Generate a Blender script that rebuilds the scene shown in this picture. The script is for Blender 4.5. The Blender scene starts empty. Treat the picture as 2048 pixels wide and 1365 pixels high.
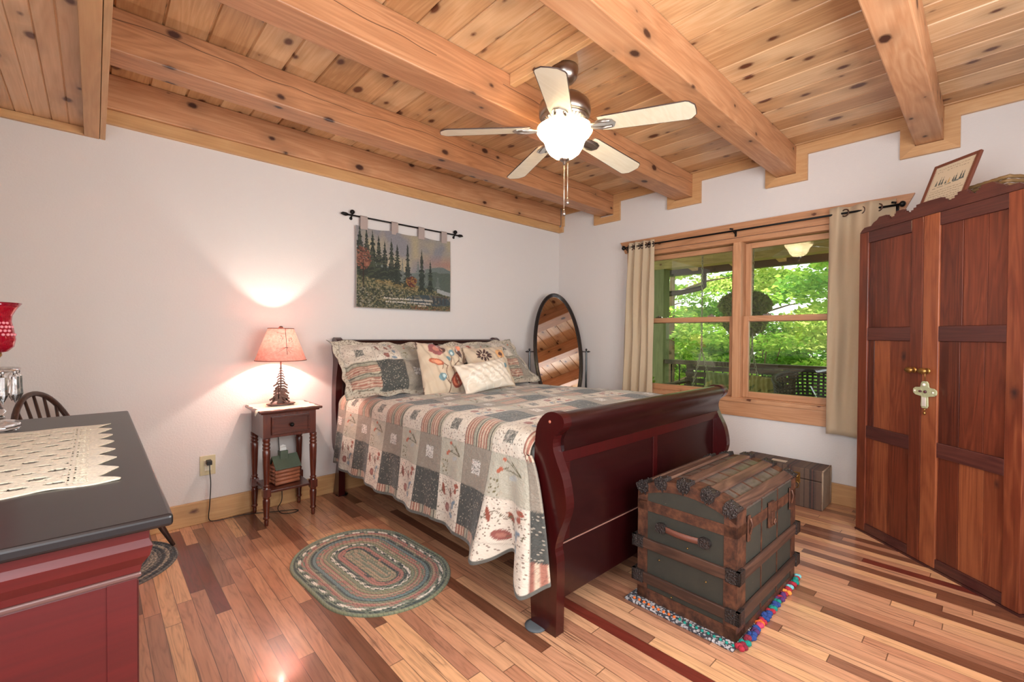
import bpy, math, random
import numpy as np
from mathutils import Vector, Matrix

# ------------------------------------------------------------------ camera, world, lights, exposure
scene = bpy.context.scene
COL = scene.collection
PI = math.pi
YAW, PITCH, ROLL, FPX = 0.8199247, -0.01237235, 0.00568443, 895.08
CAM = Vector((-3.9432, -3.4382, 1.21))
Fv = Vector((math.cos(YAW) * math.cos(PITCH), math.sin(YAW) * math.cos(PITCH), math.sin(PITCH)))
Rv = Vector((math.sin(YAW), -math.cos(YAW), 0)); Uv = Rv.cross(Fv)
R2 = math.cos(ROLL) * Rv + math.sin(ROLL) * Uv; U2 = -math.sin(ROLL) * Rv + math.cos(ROLL) * Uv
cd = bpy.data.cameras.new('camera'); co = bpy.data.objects.new('camera', cd); COL.objects.link(co)
cd.sensor_width = 36; cd.lens = FPX / 2048 * 36; cd.clip_start = .02; cd.clip_end = 200
co.matrix_world = Matrix(((R2.x, U2.x, -Fv.x, CAM.x), (R2.y, U2.y, -Fv.y, CAM.y), (R2.z, U2.z, -Fv.z, CAM.z), (0, 0, 0, 1)))
scene.camera = co
scene.view_settings.view_transform = 'Standard'; scene.view_settings.look = 'None'
scene.view_settings.gamma = 1; scene.view_settings.use_curve_mapping = False
scene.view_settings.exposure = 1.16
w = bpy.data.worlds.new('sky'); scene.world = w; w.use_nodes = True
bg = w.node_tree.nodes['Background']; bg.inputs[0].default_value = (.93, 1, .88, 1); bg.inputs[1].default_value = 1.2

def lamp(name, kind, loc, power, color, **kw):
    l = bpy.data.lights.new(name, kind); o = bpy.data.objects.new(name, l); COL.objects.link(o)
    o.location = loc; l.energy = power; l.color = color
    for k, v in kw.items(): setattr(l, k, v)
    return o
def aim(o, d): o.rotation_euler = Vector(d).to_track_quat('-Z', 'Y').to_euler()
aim(lamp('sun', 'SUN', (6, 3, 8), 6.5, (1, .96, .82), angle=.02), (-.5, -.62, -1.0))
# added fill lights, placed at made-up windows behind the camera, front and left walls
aim(lamp('added_fill_front', 'AREA', (-2.4, -4.12, 1.45), 30, (.96, .98, 1), shape='RECTANGLE', size=1.9, size_y=1.2), (0, 1, 0))
aim(lamp('added_fill_left', 'AREA', (-4.36, -3.3, 1.5), 30, (.88, .94, 1), shape='RECTANGLE', size=1.5, size_y=1.2), (1, 0, 0))

# ------------------------------------------------------------------ helpers
def lin(c): return tuple(((v / 255) / 12.92 if v / 255 <= .04045 else ((v / 255 + .055) / 1.055) ** 2.4) for v in c)
def rgba(c): return (*lin(c), 1)
class MB:
    def __init__(s): s.v = []; s.f = []; s.t = []; s.sm = []; s.M = None
    def add(s, vs, fs, tint=.5, smooth=False):
        n = len(s.v)
        for p in vs:
            p = Vector(p)
            if s.M is not None: p = s.M @ p
            s.v.append(tuple(p))
        for f in fs: s.f.append([i + n for i in f]); s.t.append(tint); s.sm.append(smooth)
        return s
    def box(s, x0, x1, y0, y1, z0, z1, tint=.5):
        vs = [(x, y, z) for z in (z0, z1) for y in (y0, y1) for x in (x0, x1)]
        return s.add(vs, [(0, 2, 3, 1), (4, 5, 7, 6), (0, 1, 5, 4), (2, 6, 7, 3), (0, 4, 6, 2), (1, 3, 7, 5)], tint)
    def prism(s, pts, a, b, axis='x', tint=.5, smooth=False):
        # pts: 2d outline, extruded from a to b along axis
        def P(p, h):
            return {'x': (h, p[0], p[1]), 'y': (p[0], h, p[1]), 'z': (p[0], p[1], h)}[axis]
        n = len(pts)
        s.add([P(p, a) for p in pts] + [P(p, b) for p in pts], [tuple(range(n))[::-1], tuple(range(n, 2 * n))], tint)
        return s.add([P(p, a) for p in pts] + [P(p, b) for p in pts], [(i, (i + 1) % n, n + (i + 1) % n, n + i) for i in range(n)], tint, smooth)
    def tube(s, path, r, n=8, tint=.5, closed=False, caps=True):
        path = [Vector(p) for p in path]; m = len(path); vs = []; rr = r if isinstance(r, (list, tuple)) else [r] * m
        up = None
        for i, p in enumerate(path):
            a = path[(i - 1) % m] if (closed or i > 0) else p; b = path[(i + 1) % m] if (closed or i < m - 1) else p
            t = (b - a).normalized()
            if up is None: up = t.orthogonal().normalized()
            else: up = (up - t * up.dot(t)); up = up.normalized() if up.length > 1e-6 else t.orthogonal().normalized()
            bi = t.cross(up)
            for k in range(n):
                q = 2 * PI * k / n; vs.append(p + rr[i] * (math.cos(q) * up + math.sin(q) * bi))
        fs = []
        for i in range(m if closed else m - 1):
            for k in range(n):
                j = (i + 1) % m; fs.append((i * n + k, i * n + (k + 1) % n, j * n + (k + 1) % n, j * n + k))
        if caps and not closed: fs += [tuple(range(n))[::-1], tuple(range((m - 1) * n, m * n))]
        return s.add(vs, fs, tint, True)
    def lathe(s, prof, c=(0, 0, 0), n=28, tint=.5, sx=1, sy=1):
        vs = []; fs = []; m = len(prof)
        for r, z in prof:
            for k in range(n):
                q = 2 * PI * k / n; vs.append((c[0] + r * sx * math.cos(q), c[1] + r * sy * math.sin(q), c[2] + z))
        for i in range(m - 1):
            for k in range(n): fs.append((i * n + k, i * n + (k + 1) % n, (i + 1) * n + (k + 1) % n, (i + 1) * n + k))
        if prof[0][0] > 1e-4: fs.append(tuple(range(n))[::-1])
        if prof[-1][0] > 1e-4: fs.append(tuple(range((m - 1) * n, m * n)))
        return s.add(vs, fs, tint, True)
    def ball(s, c, r, n=12, tint=.5, sz=1):
        return s.lathe([(max(r * math.sin(PI * i / 8), 1e-5), -r * sz * math.cos(PI * i / 8)) for i in range(9)], c, n, tint)
    def grid(s, P, tint=.5, closed_u=False):
        nu, nv = len(P), len(P[0]); fs = []
        for i in range(nu if closed_u else nu - 1):
            for j in range(nv - 1):
                k = (i + 1) % nu; fs.append((i * nv + j, k * nv + j, k * nv + j + 1, i * nv + j + 1))
        return s.add([p for row in P for p in row], fs, tint, True)
    def build(s, name, mat, parent=None, bevel=0, struct=False, solid=0, seg=2):
        me = bpy.data.meshes.new(name); vs = s.v; org = Vector((0, 0, 0))
        if parent is None and not struct and vs:
            a = np.array(vs); lo = a.min(0); hi = a.max(0); org = Vector(((lo[0] + hi[0]) / 2, (lo[1] + hi[1]) / 2, lo[2]))
            vs = [tuple(q) for q in (a - np.array(org))]
        me.from_pydata(vs, [], s.f); me.materials.append(mat)
        at = me.attributes.new('tint', 'FLOAT', 'FACE'); at.data.foreach_set('value', s.t)
        me.polygons.foreach_set('use_smooth', s.sm)
        o = bpy.data.objects.new(name, me); COL.objects.link(o); o.location = org
        if parent: o.parent = parent
        if struct: o['kind'] = 'structure'
        if solid:
            m = o.modifiers.new('solid', 'SOLIDIFY'); m.thickness = solid; m.offset = 0
        if bevel:
            m = o.modifiers.new('bevel', 'BEVEL'); m.width = bevel; m.segments = seg; m.limit_method = 'ANGLE'; m.angle_limit = .7; m.harden_normals = False
        return o
def colgrid(name, P, C, mat, parent=None, uv=None, solid=0, two=None):
    """P (nu,nv,3) points, C (nu,nv,3) linear colours."""
    nu, nv = P.shape[:2]; me = bpy.data.meshes.new(name)
    i, j = np.meshgrid(np.arange(nu - 1), np.arange(nv - 1), indexing='ij'); a = (i * nv + j).ravel()
    F = np.stack([a, a + nv, a + nv + 1, a + 1], 1)
    pts = P.reshape(-1, 3); org = np.zeros(3)
    if parent is None: lo = pts.min(0); hi = pts.max(0); org = np.array([(lo[0] + hi[0]) / 2, (lo[1] + hi[1]) / 2, lo[2]]); pts = pts - org
    me.vertices.add(len(pts)); me.vertices.foreach_set('co', pts.astype(np.float32).ravel())
    me.loops.add(F.size); me.loops.foreach_set('vertex_index', F.ravel().astype(np.int32))
    me.polygons.add(len(F)); me.polygons.foreach_set('loop_start', np.arange(0, F.size, 4, dtype=np.int32))
    me.polygons.foreach_set('use_smooth', np.ones(len(F), bool))
    me.update(calc_edges=True)
    ca = me.attributes.new('Col', 'FLOAT_COLOR', 'POINT'); c4 = np.concatenate([C.reshape(-1, 3), np.ones((len(pts), 1))], 1)
    ca.data.foreach_set('color', c4.astype(np.float32).ravel())
    if uv is not None:
        u = me.attributes.new('cloth', 'FLOAT_VECTOR', 'POINT')
        u.data.foreach_set('vector', np.concatenate([uv.reshape(-1, 2), np.zeros((len(pts), 1))], 1).astype(np.float32).ravel())
    me.validate(); me.materials.append(mat)
    o = bpy.data.objects.new(name, me); COL.objects.link(o); o.location = org
    if parent: o.parent = parent
    if solid:
        m = o.modifiers.new('solid', 'SOLIDIFY'); m.thickness = solid; m.offset = -1
    return o
def tag(o, label, cat, group=None):
    o['label'] = label; o['category'] = cat
    if group: o['group'] = group
    return o
def thing(name, label, cat, loc=(0, 0, 0), rz=0, group=None):
    o = bpy.data.objects.new(name, None); COL.objects.link(o); o.location = loc; o.rotation_euler = (0, 0, rz)
    o.empty_display_size = .1
    return tag(o, label, cat, group)
def plabel(o, l): o['label'] = l; return o

# ------------------------------------------------------------------ materials
class G:
    def __init__(s, name):
        s.m = bpy.data.materials.new(name); s.m.use_nodes = True; s.nt = s.m.node_tree; s.N = s.nt.nodes; s.L = s.nt.links
        s.b = s.N['Principled BSDF']; s.out = s.N['Material Output']
    def n(s, t, ins={}, **kw):
        x = s.N.new(t)
        for k, v in kw.items(): setattr(x, k, v)
        for k, v in ins.items(): s.set(x.inputs[k], v)
        return x
    def set(s, sock, v):
        if isinstance(v, bpy.types.NodeSocket): s.L.new(v, sock)
        elif isinstance(v, bpy.types.Node): s.L.new(v.outputs[0], sock)
        else: sock.default_value = v
    def p(s, **kw):
        for k, v in kw.items(): s.set(s.b.inputs[k.replace('_', ' ')], v)
    def math(s, op, a, b=0, c=0, clamp=False):
        x = s.n('ShaderNodeMath', {0: a, 1: b, 2: c}, operation=op); x.use_clamp = clamp; return x.outputs[0]
    def vmath(s, op, a, b=(0, 0, 0)): return s.n('ShaderNodeVectorMath', {0: a, 1: b}, operation=op).outputs[0]
    def mix(s, f, a, b, blend='MIX'):
        x = s.N.new('ShaderNodeMix'); x.data_type = 'RGBA'; x.blend_type = blend
        s.set(x.inputs[0], f); s.set(x.inputs[6], a); s.set(x.inputs[7], b); return x.outputs[2]
    def ramp(s, f, stops, interp='LINEAR'):
        x = s.N.new('ShaderNodeValToRGB'); s.set(x.inputs[0], f); r = x.color_ramp; r.interpolation = interp
        while len(r.elements) > len(stops): r.elements.remove(r.elements[-1])
        while len(r.elements) < len(stops): r.elements.new(.5)
        for e, (p_, c) in zip(r.elements, stops): e.position = p_; e.color = c if len(c) == 4 else (*c, 1)
        return x.outputs[0]
    def attr(s, n, out='Fac'): return s.n('ShaderNodeAttribute', attribute_name=n).outputs[out]
    def obj(s): return s.n('ShaderNodeTexCoord').outputs['Object']
    def noise(s, v, scale, detail=3, rough=.5, out=0, dist=0):
        return s.n('ShaderNodeTexNoise', {'Vector': v, 'Scale': scale, 'Detail': detail, 'Roughness': rough, 'Distortion': dist}).outputs[out]
    def vor(s, v, scale, out='Distance', rand=1, feature='F1'):
        return s.n('ShaderNodeTexVoronoi', {'Vector': v, 'Scale': scale, 'Randomness': rand}, feature=feature).outputs[out]
    def bump(s, h, strength=.2, dist=.01):
        return s.set(s.b.inputs['Normal'], s.n('ShaderNodeBump', {'Height': h, 'Strength': strength, 'Distance': dist}).outputs[0])
def plain(name, c, rough=.5, metal=0, coat=0, bump=0, bscale=60, var=0, **kw):
    g = G(name); col = rgba(c)
    if var:
        nz = g.noise(g.obj(), 8, 4, .6)
        col = g.mix(nz, rgba([max(0, v * (1 - var)) for v in c]), rgba([min(255, v * (1 + var)) for v in c]))
    g.p(Base_Color=col, Roughness=rough, Metallic=metal, Coat_Weight=coat)
    if bump: g.bump(g.noise(g.obj(), bscale, 3), bump)
    for k, v in kw.items(): g.p(**{k: v})
    return g.m
def wood(name, dark, mid, light, axis='x', rough=.45, coat=0, knots=0, plank=None, paxis=None, kcol=(92, 48, 28), fine=1, tv=.35, length=None, scale=1, bump=.08, krad=.05, crack=0, ringw=.6):
    g = G(name); P = g.obj(); t = g.attr('tint')
    off = g.vmath('MULTIPLY', g.n('ShaderNodeCombineXYZ', {0: t, 1: t, 2: t}).outputs[0], (37.1, 17.3, 29.7))
    Q = g.vmath('ADD', P, off); rid = t
    if plank:
        sx = g.n('ShaderNodeSeparateXYZ', {0: P}).outputs['xyz'.index(paxis)]
        idx = g.math('FLOOR', g.math('DIVIDE', g.math('SUBTRACT', sx, plank[1]), plank[0]))
        wn = g.n('ShaderNodeTexWhiteNoise', {'W': idx}, noise_dimensions='1D')
        rid = wn.outputs['Value']
        Q = g.vmath('ADD', Q, g.vmath('MULTIPLY', wn.outputs['Color'], (13, 11, 17)))
    k = 'xyz'.index(axis); sc = [9 * scale, 9 * scale, 9 * scale]; sc[k] = .8 * scale
    S = g.vmath('MULTIPLY', Q, tuple(sc))
    n1 = g.noise(S, 1.0, 3, .5, dist=.6)
    rings = g.math('FRACT', g.math('MULTIPLY', n1, 9.0))
    rings = g.math('ABSOLUTE', g.math('SUBTRACT', rings, .5))
    sc2 = [90, 90, 90]; sc2[k] = 3
    n2 = g.noise(g.vmath('MULTIPLY', Q, tuple(sc2)), 1.0, 3, .6)
    f = g.math('ADD', g.math('MULTIPLY', rings, ringw), g.math('MULTIPLY', n2, .55 * fine)); f = g.math('ADD', f, (.75 - ringw) * .25)
    f = g.math('ADD', f, g.math('MULTIPLY', g.math('SUBTRACT', rid, .5), tv), clamp=True)
    col = g.ramp(f, [(.12, rgba(dark)), (.5, rgba(mid)), (.85, rgba(light))])
    h = n2
    if knots:
        q3 = g.n('ShaderNodeSeparateXYZ', {0: Q}).outputs; oth = [q3[i] for i in range(3) if i != k]
        fl = g.n('ShaderNodeCombineXYZ', {0: g.math('MULTIPLY', q3[k], 2.6), 1: g.math('MULTIPLY', g.math('ADD', oth[0], oth[1]), 4.2)}).outputs[0]
        V = g.n('ShaderNodeTexVoronoi', {'Vector': fl, 'Scale': knots}, voronoi_dimensions='2D')
        sz = g.math('MULTIPLY', g.n('ShaderNodeSeparateXYZ', {0: V.outputs['Color']}).outputs[0], krad * .95)
        d = g.math('ADD', g.math('ADD', V.outputs['Distance'], sz), g.math('MULTIPLY', g.math('SUBTRACT', g.noise(Q, 60, 2), .5), .03))
        m = g.n('ShaderNodeMapRange', {0: d, 1: krad * .75, 2: krad * 1.25, 3: 1, 4: 0}).outputs[0]
        halo = g.n('ShaderNodeMapRange', {0: d, 1: krad, 2: krad * 3.4, 3: .45, 4: 0}).outputs[0]
        col = g.mix(halo, col, rgba([v * .72 for v in mid])); col = g.mix(m, col, rgba(kcol))
    if crack:
        pz = g.n('ShaderNodeSeparateXYZ', {0: P}).outputs; px = g.n('ShaderNodeCombineXYZ', {0: pz[k], 1: g.math('MULTIPLY', t, 40)}).outputs[0]
        ln = g.math('SUBTRACT', pz[2], g.math('ADD', .115, g.math('MULTIPLY', g.math('SUBTRACT', g.noise(px, .9, 3, .6), .5), .16)))
        cm = g.n('ShaderNodeMapRange', {0: g.math('ABSOLUTE', ln), 1: .0010, 2: .0024, 3: .9, 4: 0}).outputs[0]
        cm = g.math('MULTIPLY', cm, g.math('GREATER_THAN', g.noise(px, .7, 1), .40)); cm = g.math('MULTIPLY', cm, g.math('LESS_THAN', g.math('ABSOLUTE', g.math('SUBTRACT', t, .3)), .26))
        col = g.mix(cm, col, rgba((70, 40, 25)))
    g.p(Base_Color=col, Roughness=rough, Coat_Weight=coat, Coat_Roughness=.15)
    if bump: g.bump(h, bump, .003)
    return g.m

def floor_mat():
    g = G('strip_hardwood'); P = g.obj(); s = g.n('ShaderNodeSeparateXYZ', {0: P}); W = .0575
    u = g.math('DIVIDE', s.outputs[0], W); bx = g.math('FLOOR', u); fx = g.math('FRACT', u)
    r1 = g.n('ShaderNodeTexWhiteNoise', {'W': bx}, noise_dimensions='1D').outputs['Value']
    v = g.math('ADD', g.math('DIVIDE', s.outputs[1], .85), g.math('MULTIPLY', r1, 17)); by = g.math('FLOOR', v); fy = g.math('FRACT', v)
    wn = g.n('ShaderNodeTexWhiteNoise', {0: g.n('ShaderNodeCombineXYZ', {0: bx, 1: by}).outputs[0]}, noise_dimensions='2D')
    base = g.ramp(wn.outputs['Value'], [(0, rgba((118, 74, 54))), (.08, rgba((196, 144, 112))), (.26, rgba((172, 120, 94))), (.38, rgba((206, 156, 120))), (.56, rgba((144, 98, 76))), (.66, rgba((214, 164, 122))), (.82, rgba((186, 132, 102))), (.972, rgba((108, 44, 34)))], 'CONSTANT')
    Q = g.vmath('ADD', P, g.vmath('MULTIPLY', wn.outputs['Color'], (9, 13, 7)))
    n1 = g.noise(g.vmath('MULTIPLY', Q, (16, 1.4, 1)), 1, 3, .55, dist=.8)
    rg = g.math('ABSOLUTE', g.math('SUBTRACT', g.math('FRACT', g.math('MULTIPLY', n1, 7)), .5))
    n2 = g.noise(g.vmath('MULTIPLY', Q, (120, 5, 1)), 1, 3, .6)
    f = g.math('ADD', g.math('MULTIPLY', rg, 1.0), g.math('MULTIPLY', n2, .9))
    col = g.mix(1, base, g.ramp(f, [(.2, (.56, .50, .47)), (.6, (.95, .93, .9)), (1, (1.12, 1.1, 1.08))]), 'MULTIPLY')
    # dark mineral streaks in a few boards
    st = g.noise(g.vmath('MULTIPLY', Q, (42, 1.1, 1)), 1, 4, .65)
    sm = g.n('ShaderNodeMapRange', {0: st, 1: .60, 2: .66, 3: 0, 4: .75}).outputs[0]
    sm = g.math('MULTIPLY', sm, g.math('GREATER_THAN', wn.outputs['Color'], .5))
    col = g.mix(sm, col, rgba((92, 58, 46)))
    gx = g.math('LESS_THAN', g.math('MINIMUM', fx, g.math('SUBTRACT', 1, fx)), .022)
    gy = g.math('LESS_THAN', g.math('MINIMUM', fy, g.math('SUBTRACT', 1, fy)), .0022)
    gap = g.math('MAXIMUM', gx, gy)
    col = g.mix(g.math('MULTIPLY', gap, .72), col, rgba((70, 40, 28)))
    g.p(Base_Color=col, Roughness=.28, Coat_Weight=.4, Coat_Roughness=.1)
    g.bump(g.math('SUBTRACT', 1, gap), .25, .002)
    return g.m
def wall_mat():
    g = G('textured_paint'); P = g.obj()
    g.p(Base_Color=rgba((218, 210, 206)), Roughness=.85)
    g.bump(g.noise(P, 95, 4, .6), .35, .004)
    return g.m
def cloth(name, bs=.3, quilt=False, speck=0, rough=.9, weave=700):
    g = G(name); c = g.attr('Col', 'Color'); uv = g.attr('cloth', 'Vector')
    if speck:
        v = g.vor(uv, 210); m = g.math('LESS_THAN', v, .3)
        lum = g.n('ShaderNodeRGBToBW', {0: c}).outputs[0]
        sc = g.ramp(lum, [(.12, rgba((150, 140, 128))), (.16, rgba((120, 96, 84)))], 'CONSTANT')
        msk = g.math('MULTIPLY', m, speck)
        sel = g.noise(uv, 3, 0)
        c = g.mix(msk, c, sc)
    g.p(Base_Color=c, Roughness=rough, Sheen_Weight=.2)
    if quilt: 
        v = g.vor(uv, 74); lum = g.n('ShaderNodeRGBToBW', {0: c}).outputs[0]
        dk_ = g.math('MULTIPLY', g.math('LESS_THAN', v, .27), g.math('GREATER_THAN', lum, .48)); lt_ = g.math('MULTIPLY', g.math('LESS_THAN', v, .26), g.math('LESS_THAN', lum, .09))
        c2 = g.mix(g.math('MULTIPLY', dk_, .75), c, rgba((116, 94, 82))); c2 = g.mix(g.math('MULTIPLY', lt_, .8), c2, rgba((158, 148, 134))); g.p(Base_Color=c2)
        h = g.math('ADD', g.vor(uv, 34, feature='SMOOTH_F1'), g.math('MULTIPLY', g.noise(uv, 120, 3), .7)); g.bump(h, bs, .01)
    else: g.bump(g.noise(uv if speck else g.obj(), weave, 2), bs, .002)
    return g.m
def leafmat(name, a, b, trans=.5):
    g = G(name); t = g.attr('tint'); c = g.mix(t, rgba(a), rgba(b))
    tr = g.n('ShaderNodeBsdfTranslucent', {'Color': c}); df = g.n('ShaderNodeBsdfDiffuse', {'Color': c})
    mx = g.n('ShaderNodeMixShader', {0: trans, 1: df.outputs[0], 2: tr.outputs[0]}); g.L.new(mx.outputs[0], g.out.inputs[0]); return g.m

M = {}
M['floor'] = floor_mat(); M['wall'] = wall_mat()
M['pine'] = wood('knotty_pine_ceiling', (182, 134, 90), (210, 164, 118), (226, 188, 146), 'y', .42, .15, knots=1.25, plank=(.1735, -3.699), paxis='x', tv=.55, krad=.13, ringw=.45)
M['beam'] = wood('beam_pine', (160, 106, 70), (190, 134, 94), (208, 158, 118), 'x', .5, .1, knots=1.0, krad=.09, kcol=(66, 32, 20), crack=1, ringw=.5)
M['beam_y'] = wood('blocking_pine', (204, 154, 106), (224, 178, 128), (236, 196, 148), 'y', .5, .1, knots=1)
M['trim_x'] = wood('trim_pine_x', (184, 136, 88), (202, 156, 106), (216, 174, 126), 'x', .45, .1, knots=.5, krad=.06, ringw=.4)
M['trim_y'] = wood('trim_pine_y', (180, 130, 84), (198, 150, 102), (212, 168, 122), 'y', .45, .1, knots=.5, krad=.06, ringw=.4)
M['trim_z'] = wood('trim_pine_z', (180, 130, 84), (198, 150, 102), (212, 168, 122), 'z', .45, .1)
M['sash_y'] = wood('window_pine_y', (166, 114, 78), (188, 136, 98), (202, 152, 114), 'y', .45, .1, knots=.6, krad=.03)
M['sash_z'] = wood('window_pine_z', (166, 114, 78), (188, 136, 98), (202, 152, 114), 'z', .45, .1)
M['cherry'] = wood('cherry_stain', (30, 4, 5), (38, 5, 6), (47, 7, 7), 'x', .3, .4, fine=.6, tv=0, bump=.02, ringw=.3)
M['cherry_z'] = wood('cherry_stain_upright', (44, 5, 6), (58, 7, 8), (70, 10, 9), 'z', .28, .5, fine=.6, tv=0, bump=.02, ringw=.3)
M['cherry_edge'] = plain('worn_cherry_edge', (30, 10, 10), .35)
M['dresser'] = wood('dresser_cherry', (66, 10, 12), (80, 13, 14), (94, 18, 17), 'x', .45, .1, fine=.9, tv=0, bump=.02, ringw=.3)
M['dresser_top'] = wood('dresser_top_stain', (18, 14, 16), (22, 17, 19), (26, 20, 22), 'y', .38, .2, fine=.5, tv=0, bump=.02, ringw=.2)
M['walnut'] = wood('redwood_cabinet_board', (70, 28, 18), (112, 52, 32), (150, 84, 52), 'z', .38, .25, knots=.55, kcol=(56, 30, 28), tv=.6, krad=.09, ringw=.4)
M['walnut_x'] = wood('redwood_cabinet_rail', (54, 26, 24), (76, 38, 34), (100, 54, 44), 'x', .38, .25, kcol=(56, 26, 22), tv=.4, ringw=.4)
M['stand'] = wood('nightstand_mahogany', (60, 20, 11), (90, 36, 22), (114, 54, 32), 'z', .3, .4, tv=0)
M['stand_x'] = wood('nightstand_mahogany_x', (54, 20, 12), (82, 34, 22), (104, 48, 32), 'x', .3, .4, tv=0)
M['oak_dark'] = wood('chair_dark_wood', (44, 28, 24), (66, 42, 34), (88, 58, 46), 'z', .35, .3, tv=0)
M['black'] = plain('black_iron', (20, 18, 18), .45, .6)
M['black_gloss'] = plain('black_lacquer', (22, 20, 22), .25, 0, .5)
M['plastic'] = plain('dark_plastic', (26, 24, 24), .5)
M['outlet'] = plain('almond_plastic', (206, 190, 152), .4)
M['nickel'] = plain('brushed_nickel', (176, 166, 158), .3, 1)
M['bronze'] = plain('dark_bronze_metal', (92, 70, 62), .45, .7, var=.2)
M['brass'] = plain('antique_brass', (150, 116, 66), .35, .9, var=.25)
M['blade'] = wood('fan_blade_maple', (226, 212, 186), (234, 222, 198), (240, 230, 210), 'x', .4, .2, tv=0)
M['blade_edge'] = plain('fan_blade_edge', (66, 46, 40), .5)
M['mirror'] = plain('mirror_silver', (240, 240, 240), .01, 1)
M['curtain'] = None

# ------------------------------------------------------------------ room shell
ZC = 2.666
def struct(name, mb, mat, bevel=0): return mb.build(name, mat, None, bevel, True)
struct('floor', MB().box(-4.45, 0, -4.2, 0, -.06, 0), M['floor'])
struct('wall_back', MB().box(-4.65, .2, 0, .2, -.06, 2.85), M['wall'])
mb = MB(); mb.box(0, .2, -.99, 0, -.06, 2.85); mb.box(0, .2, -4.4, -2.96, -.06, 2.85); mb.box(0, .2, -2.96, -.99, -.06, .68); mb.box(0, .2, -2.96, -.99, 2.04, 2.85)
struct('wall_right', mb, M['wall'])
mb = MB(); mb.box(-4.65, -4.45, -4.4, -4.05, -.06, 2.85); mb.box(-4.65, -4.45, -2.55, 0, -.06, 2.85); mb.box(-4.65, -4.45, -4.05, -2.55, -.06, .9); mb.box(-4.65, -4.45, -4.05, -2.55, 2.1, 2.85)
struct('wall_left', mb, M['wall'])
mb = MB(); mb.box(-4.65, -3.35, -4.4, -4.2, -.06, 2.85); mb.box(-1.45, .2, -4.4, -4.2, -.06, 2.85); mb.box(-3.35, -1.45, -4.4, -4.2, -.06, .85); mb.box(-3.35, -1.45, -4.4, -4.2, 2.05, 2.85)
struct('wall_front', mb, M['wall'])
# plank ceiling with V grooves running along y
mb = MB(); prof = []; gx = -3.699; x = gx - .1735 * 2
xs = []
while x < .05: xs.append(x); x += .1735
prof = [(-3.98, ZC)]
for x in xs:
    if -3.97 < x < -.01: prof += [(x - .0065, ZC), (x - .0015, ZC + .010), (x + .0015, ZC + .010), (x + .0065, ZC)]
prof.append((0, ZC))
top = [(0, ZC + .08), (-3.98, ZC + .08)]
mb.prism(prof + top, -4.2, 0, 'y'); struct('ceiling', mb, M['pine'])
# lowered plank ceiling over the left side (runs over the camera)
M['pine2'] = wood('knotty_pine_soffit', (192, 146, 106), (214, 170, 130), (226, 188, 152), 'y', .42, .15, knots=1.2, ringw=.45, plank=(.132, -4.236), paxis='x', tv=.4, krad=.11)
prof = [(-4.45, 2.342)]
for x in np.arange(-4.368, -3.98, .066):
    d = .005 if int(round((x + 4.368) / .066)) % 2 == 0 else .004
    prof += [(x - .004, 2.342), (x, 2.342 + d), (x + .004, 2.342)]
prof += [(-3.97, 2.342), (-3.97, 2.5), (-4.45, 2.5)]
struct('ceiling_lower', MB().prism(prof, -4.2, 0, 'y'), M['pine2'])
mb = MB(); mb.box(-3.98, -3.918, -4.2, 0, 2.30, 2.666, .3); mb.box(-3.916, -3.893, -4.2, 0, 2.302, 2.666, .7); struct('trim_1', mb, M['trim_y'], .002)
struct('trim_2', MB().box(-4.45, -3.981, -.025, 0, 2.30, 2.341), M['trim_x'], .002)
struct('trim_3', MB().box(-3.892, -.026, -.03, 0, 2.395, 2.472, .2), M['trim_x'], .002)
# band along the top of the window wall, stepping down around every beam end
def beamtrim():
    mb = MB(); yb = [(-.588, -.758), (-1.427, -1.593), (-2.264, -2.403), (-3.081, -3.216)]
    prev = -.0
    for i, (a, b) in enumerate(yb):
        if i == 0: mb.box(-.025, 0, a, -.06, 2.59, ZC, .3)
        else: mb.box(-.025, 0, a, yb[i - 1][1], 2.59, ZC, .2 + .15 * i)
        t = .075
        mb.prism([(a + .012, 2.59), (a + t, 2.59), (a + t, 2.395), (a, 2.46)], -.025, 0, 'x', .4)
        mb.prism([(b, 2.59), (b, 2.46), (b - t, 2.395), (b - t, 2.59)], -.025, 0, 'x', .6)
        mb.prism([(a, 2.46), (a + t, 2.395), (b - t, 2.395), (b, 2.46)], -.025, 0, 'x', .8)
    mb.box(-.025, 0, -4.2, yb[-1][1], 2.59, ZC, .9)
    mb.box(-.025, 0, -.075, 0, 2.395, 2.46, .9); mb.box(-.025, 0, -.09, -.056, 2.46, 2.59, .9)
    return mb
struct('trim_4', beamtrim(), M['trim_y'], .0015)
struct('baseboard_back', MB().box(-4.45, -.021, -.02, 0, 0, .142), M['trim_x'], .003)
struct('baseboard_right', MB().box(-.02, 0, -4.2, 0, 0, .15), M['trim_y'], .003)
# beams
bl = ['rough pine beam end resting in the boxed trim nearest the corner', 'pine ceiling beam passing left of the fan light, second from the back wall',
      'broad pine ceiling beam just right of the fan with dark round knots', 'rightmost pine ceiling beam ending above the window curtain']
bl = ['long cracked pine ceiling beam nearest the wall beam, ending left of the others', 'pine ceiling beam passing behind the fan light with a long crack',
      'pine ceiling beam just right of the fan, lit pink on its underside', 'rightmost pine ceiling beam, ending in wooden trim above the armoire']
for (a, b), l, s in zip([(-.588, -.758), (-1.427, -1.593), (-2.264, -2.403), (-3.081, -3.216)], bl, (.1, .35, .62, .88)):
    o = MB().box(-3.892, -.001, b, a, 2.472 if a == -.588 else 2.463, ZC - .001, s).build('ceiling_beam', M['beam'], None, .006)
    tag(o, l, 'beam', 'ceiling beams')
tag(MB().box(-3.892, -.026, -.052, -.001, 2.473, ZC - .001, .77).build('wall_beam', M['beam'], None, .005), 'pine beam lying flat against the top of the white wall behind the bed', 'beam')
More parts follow.
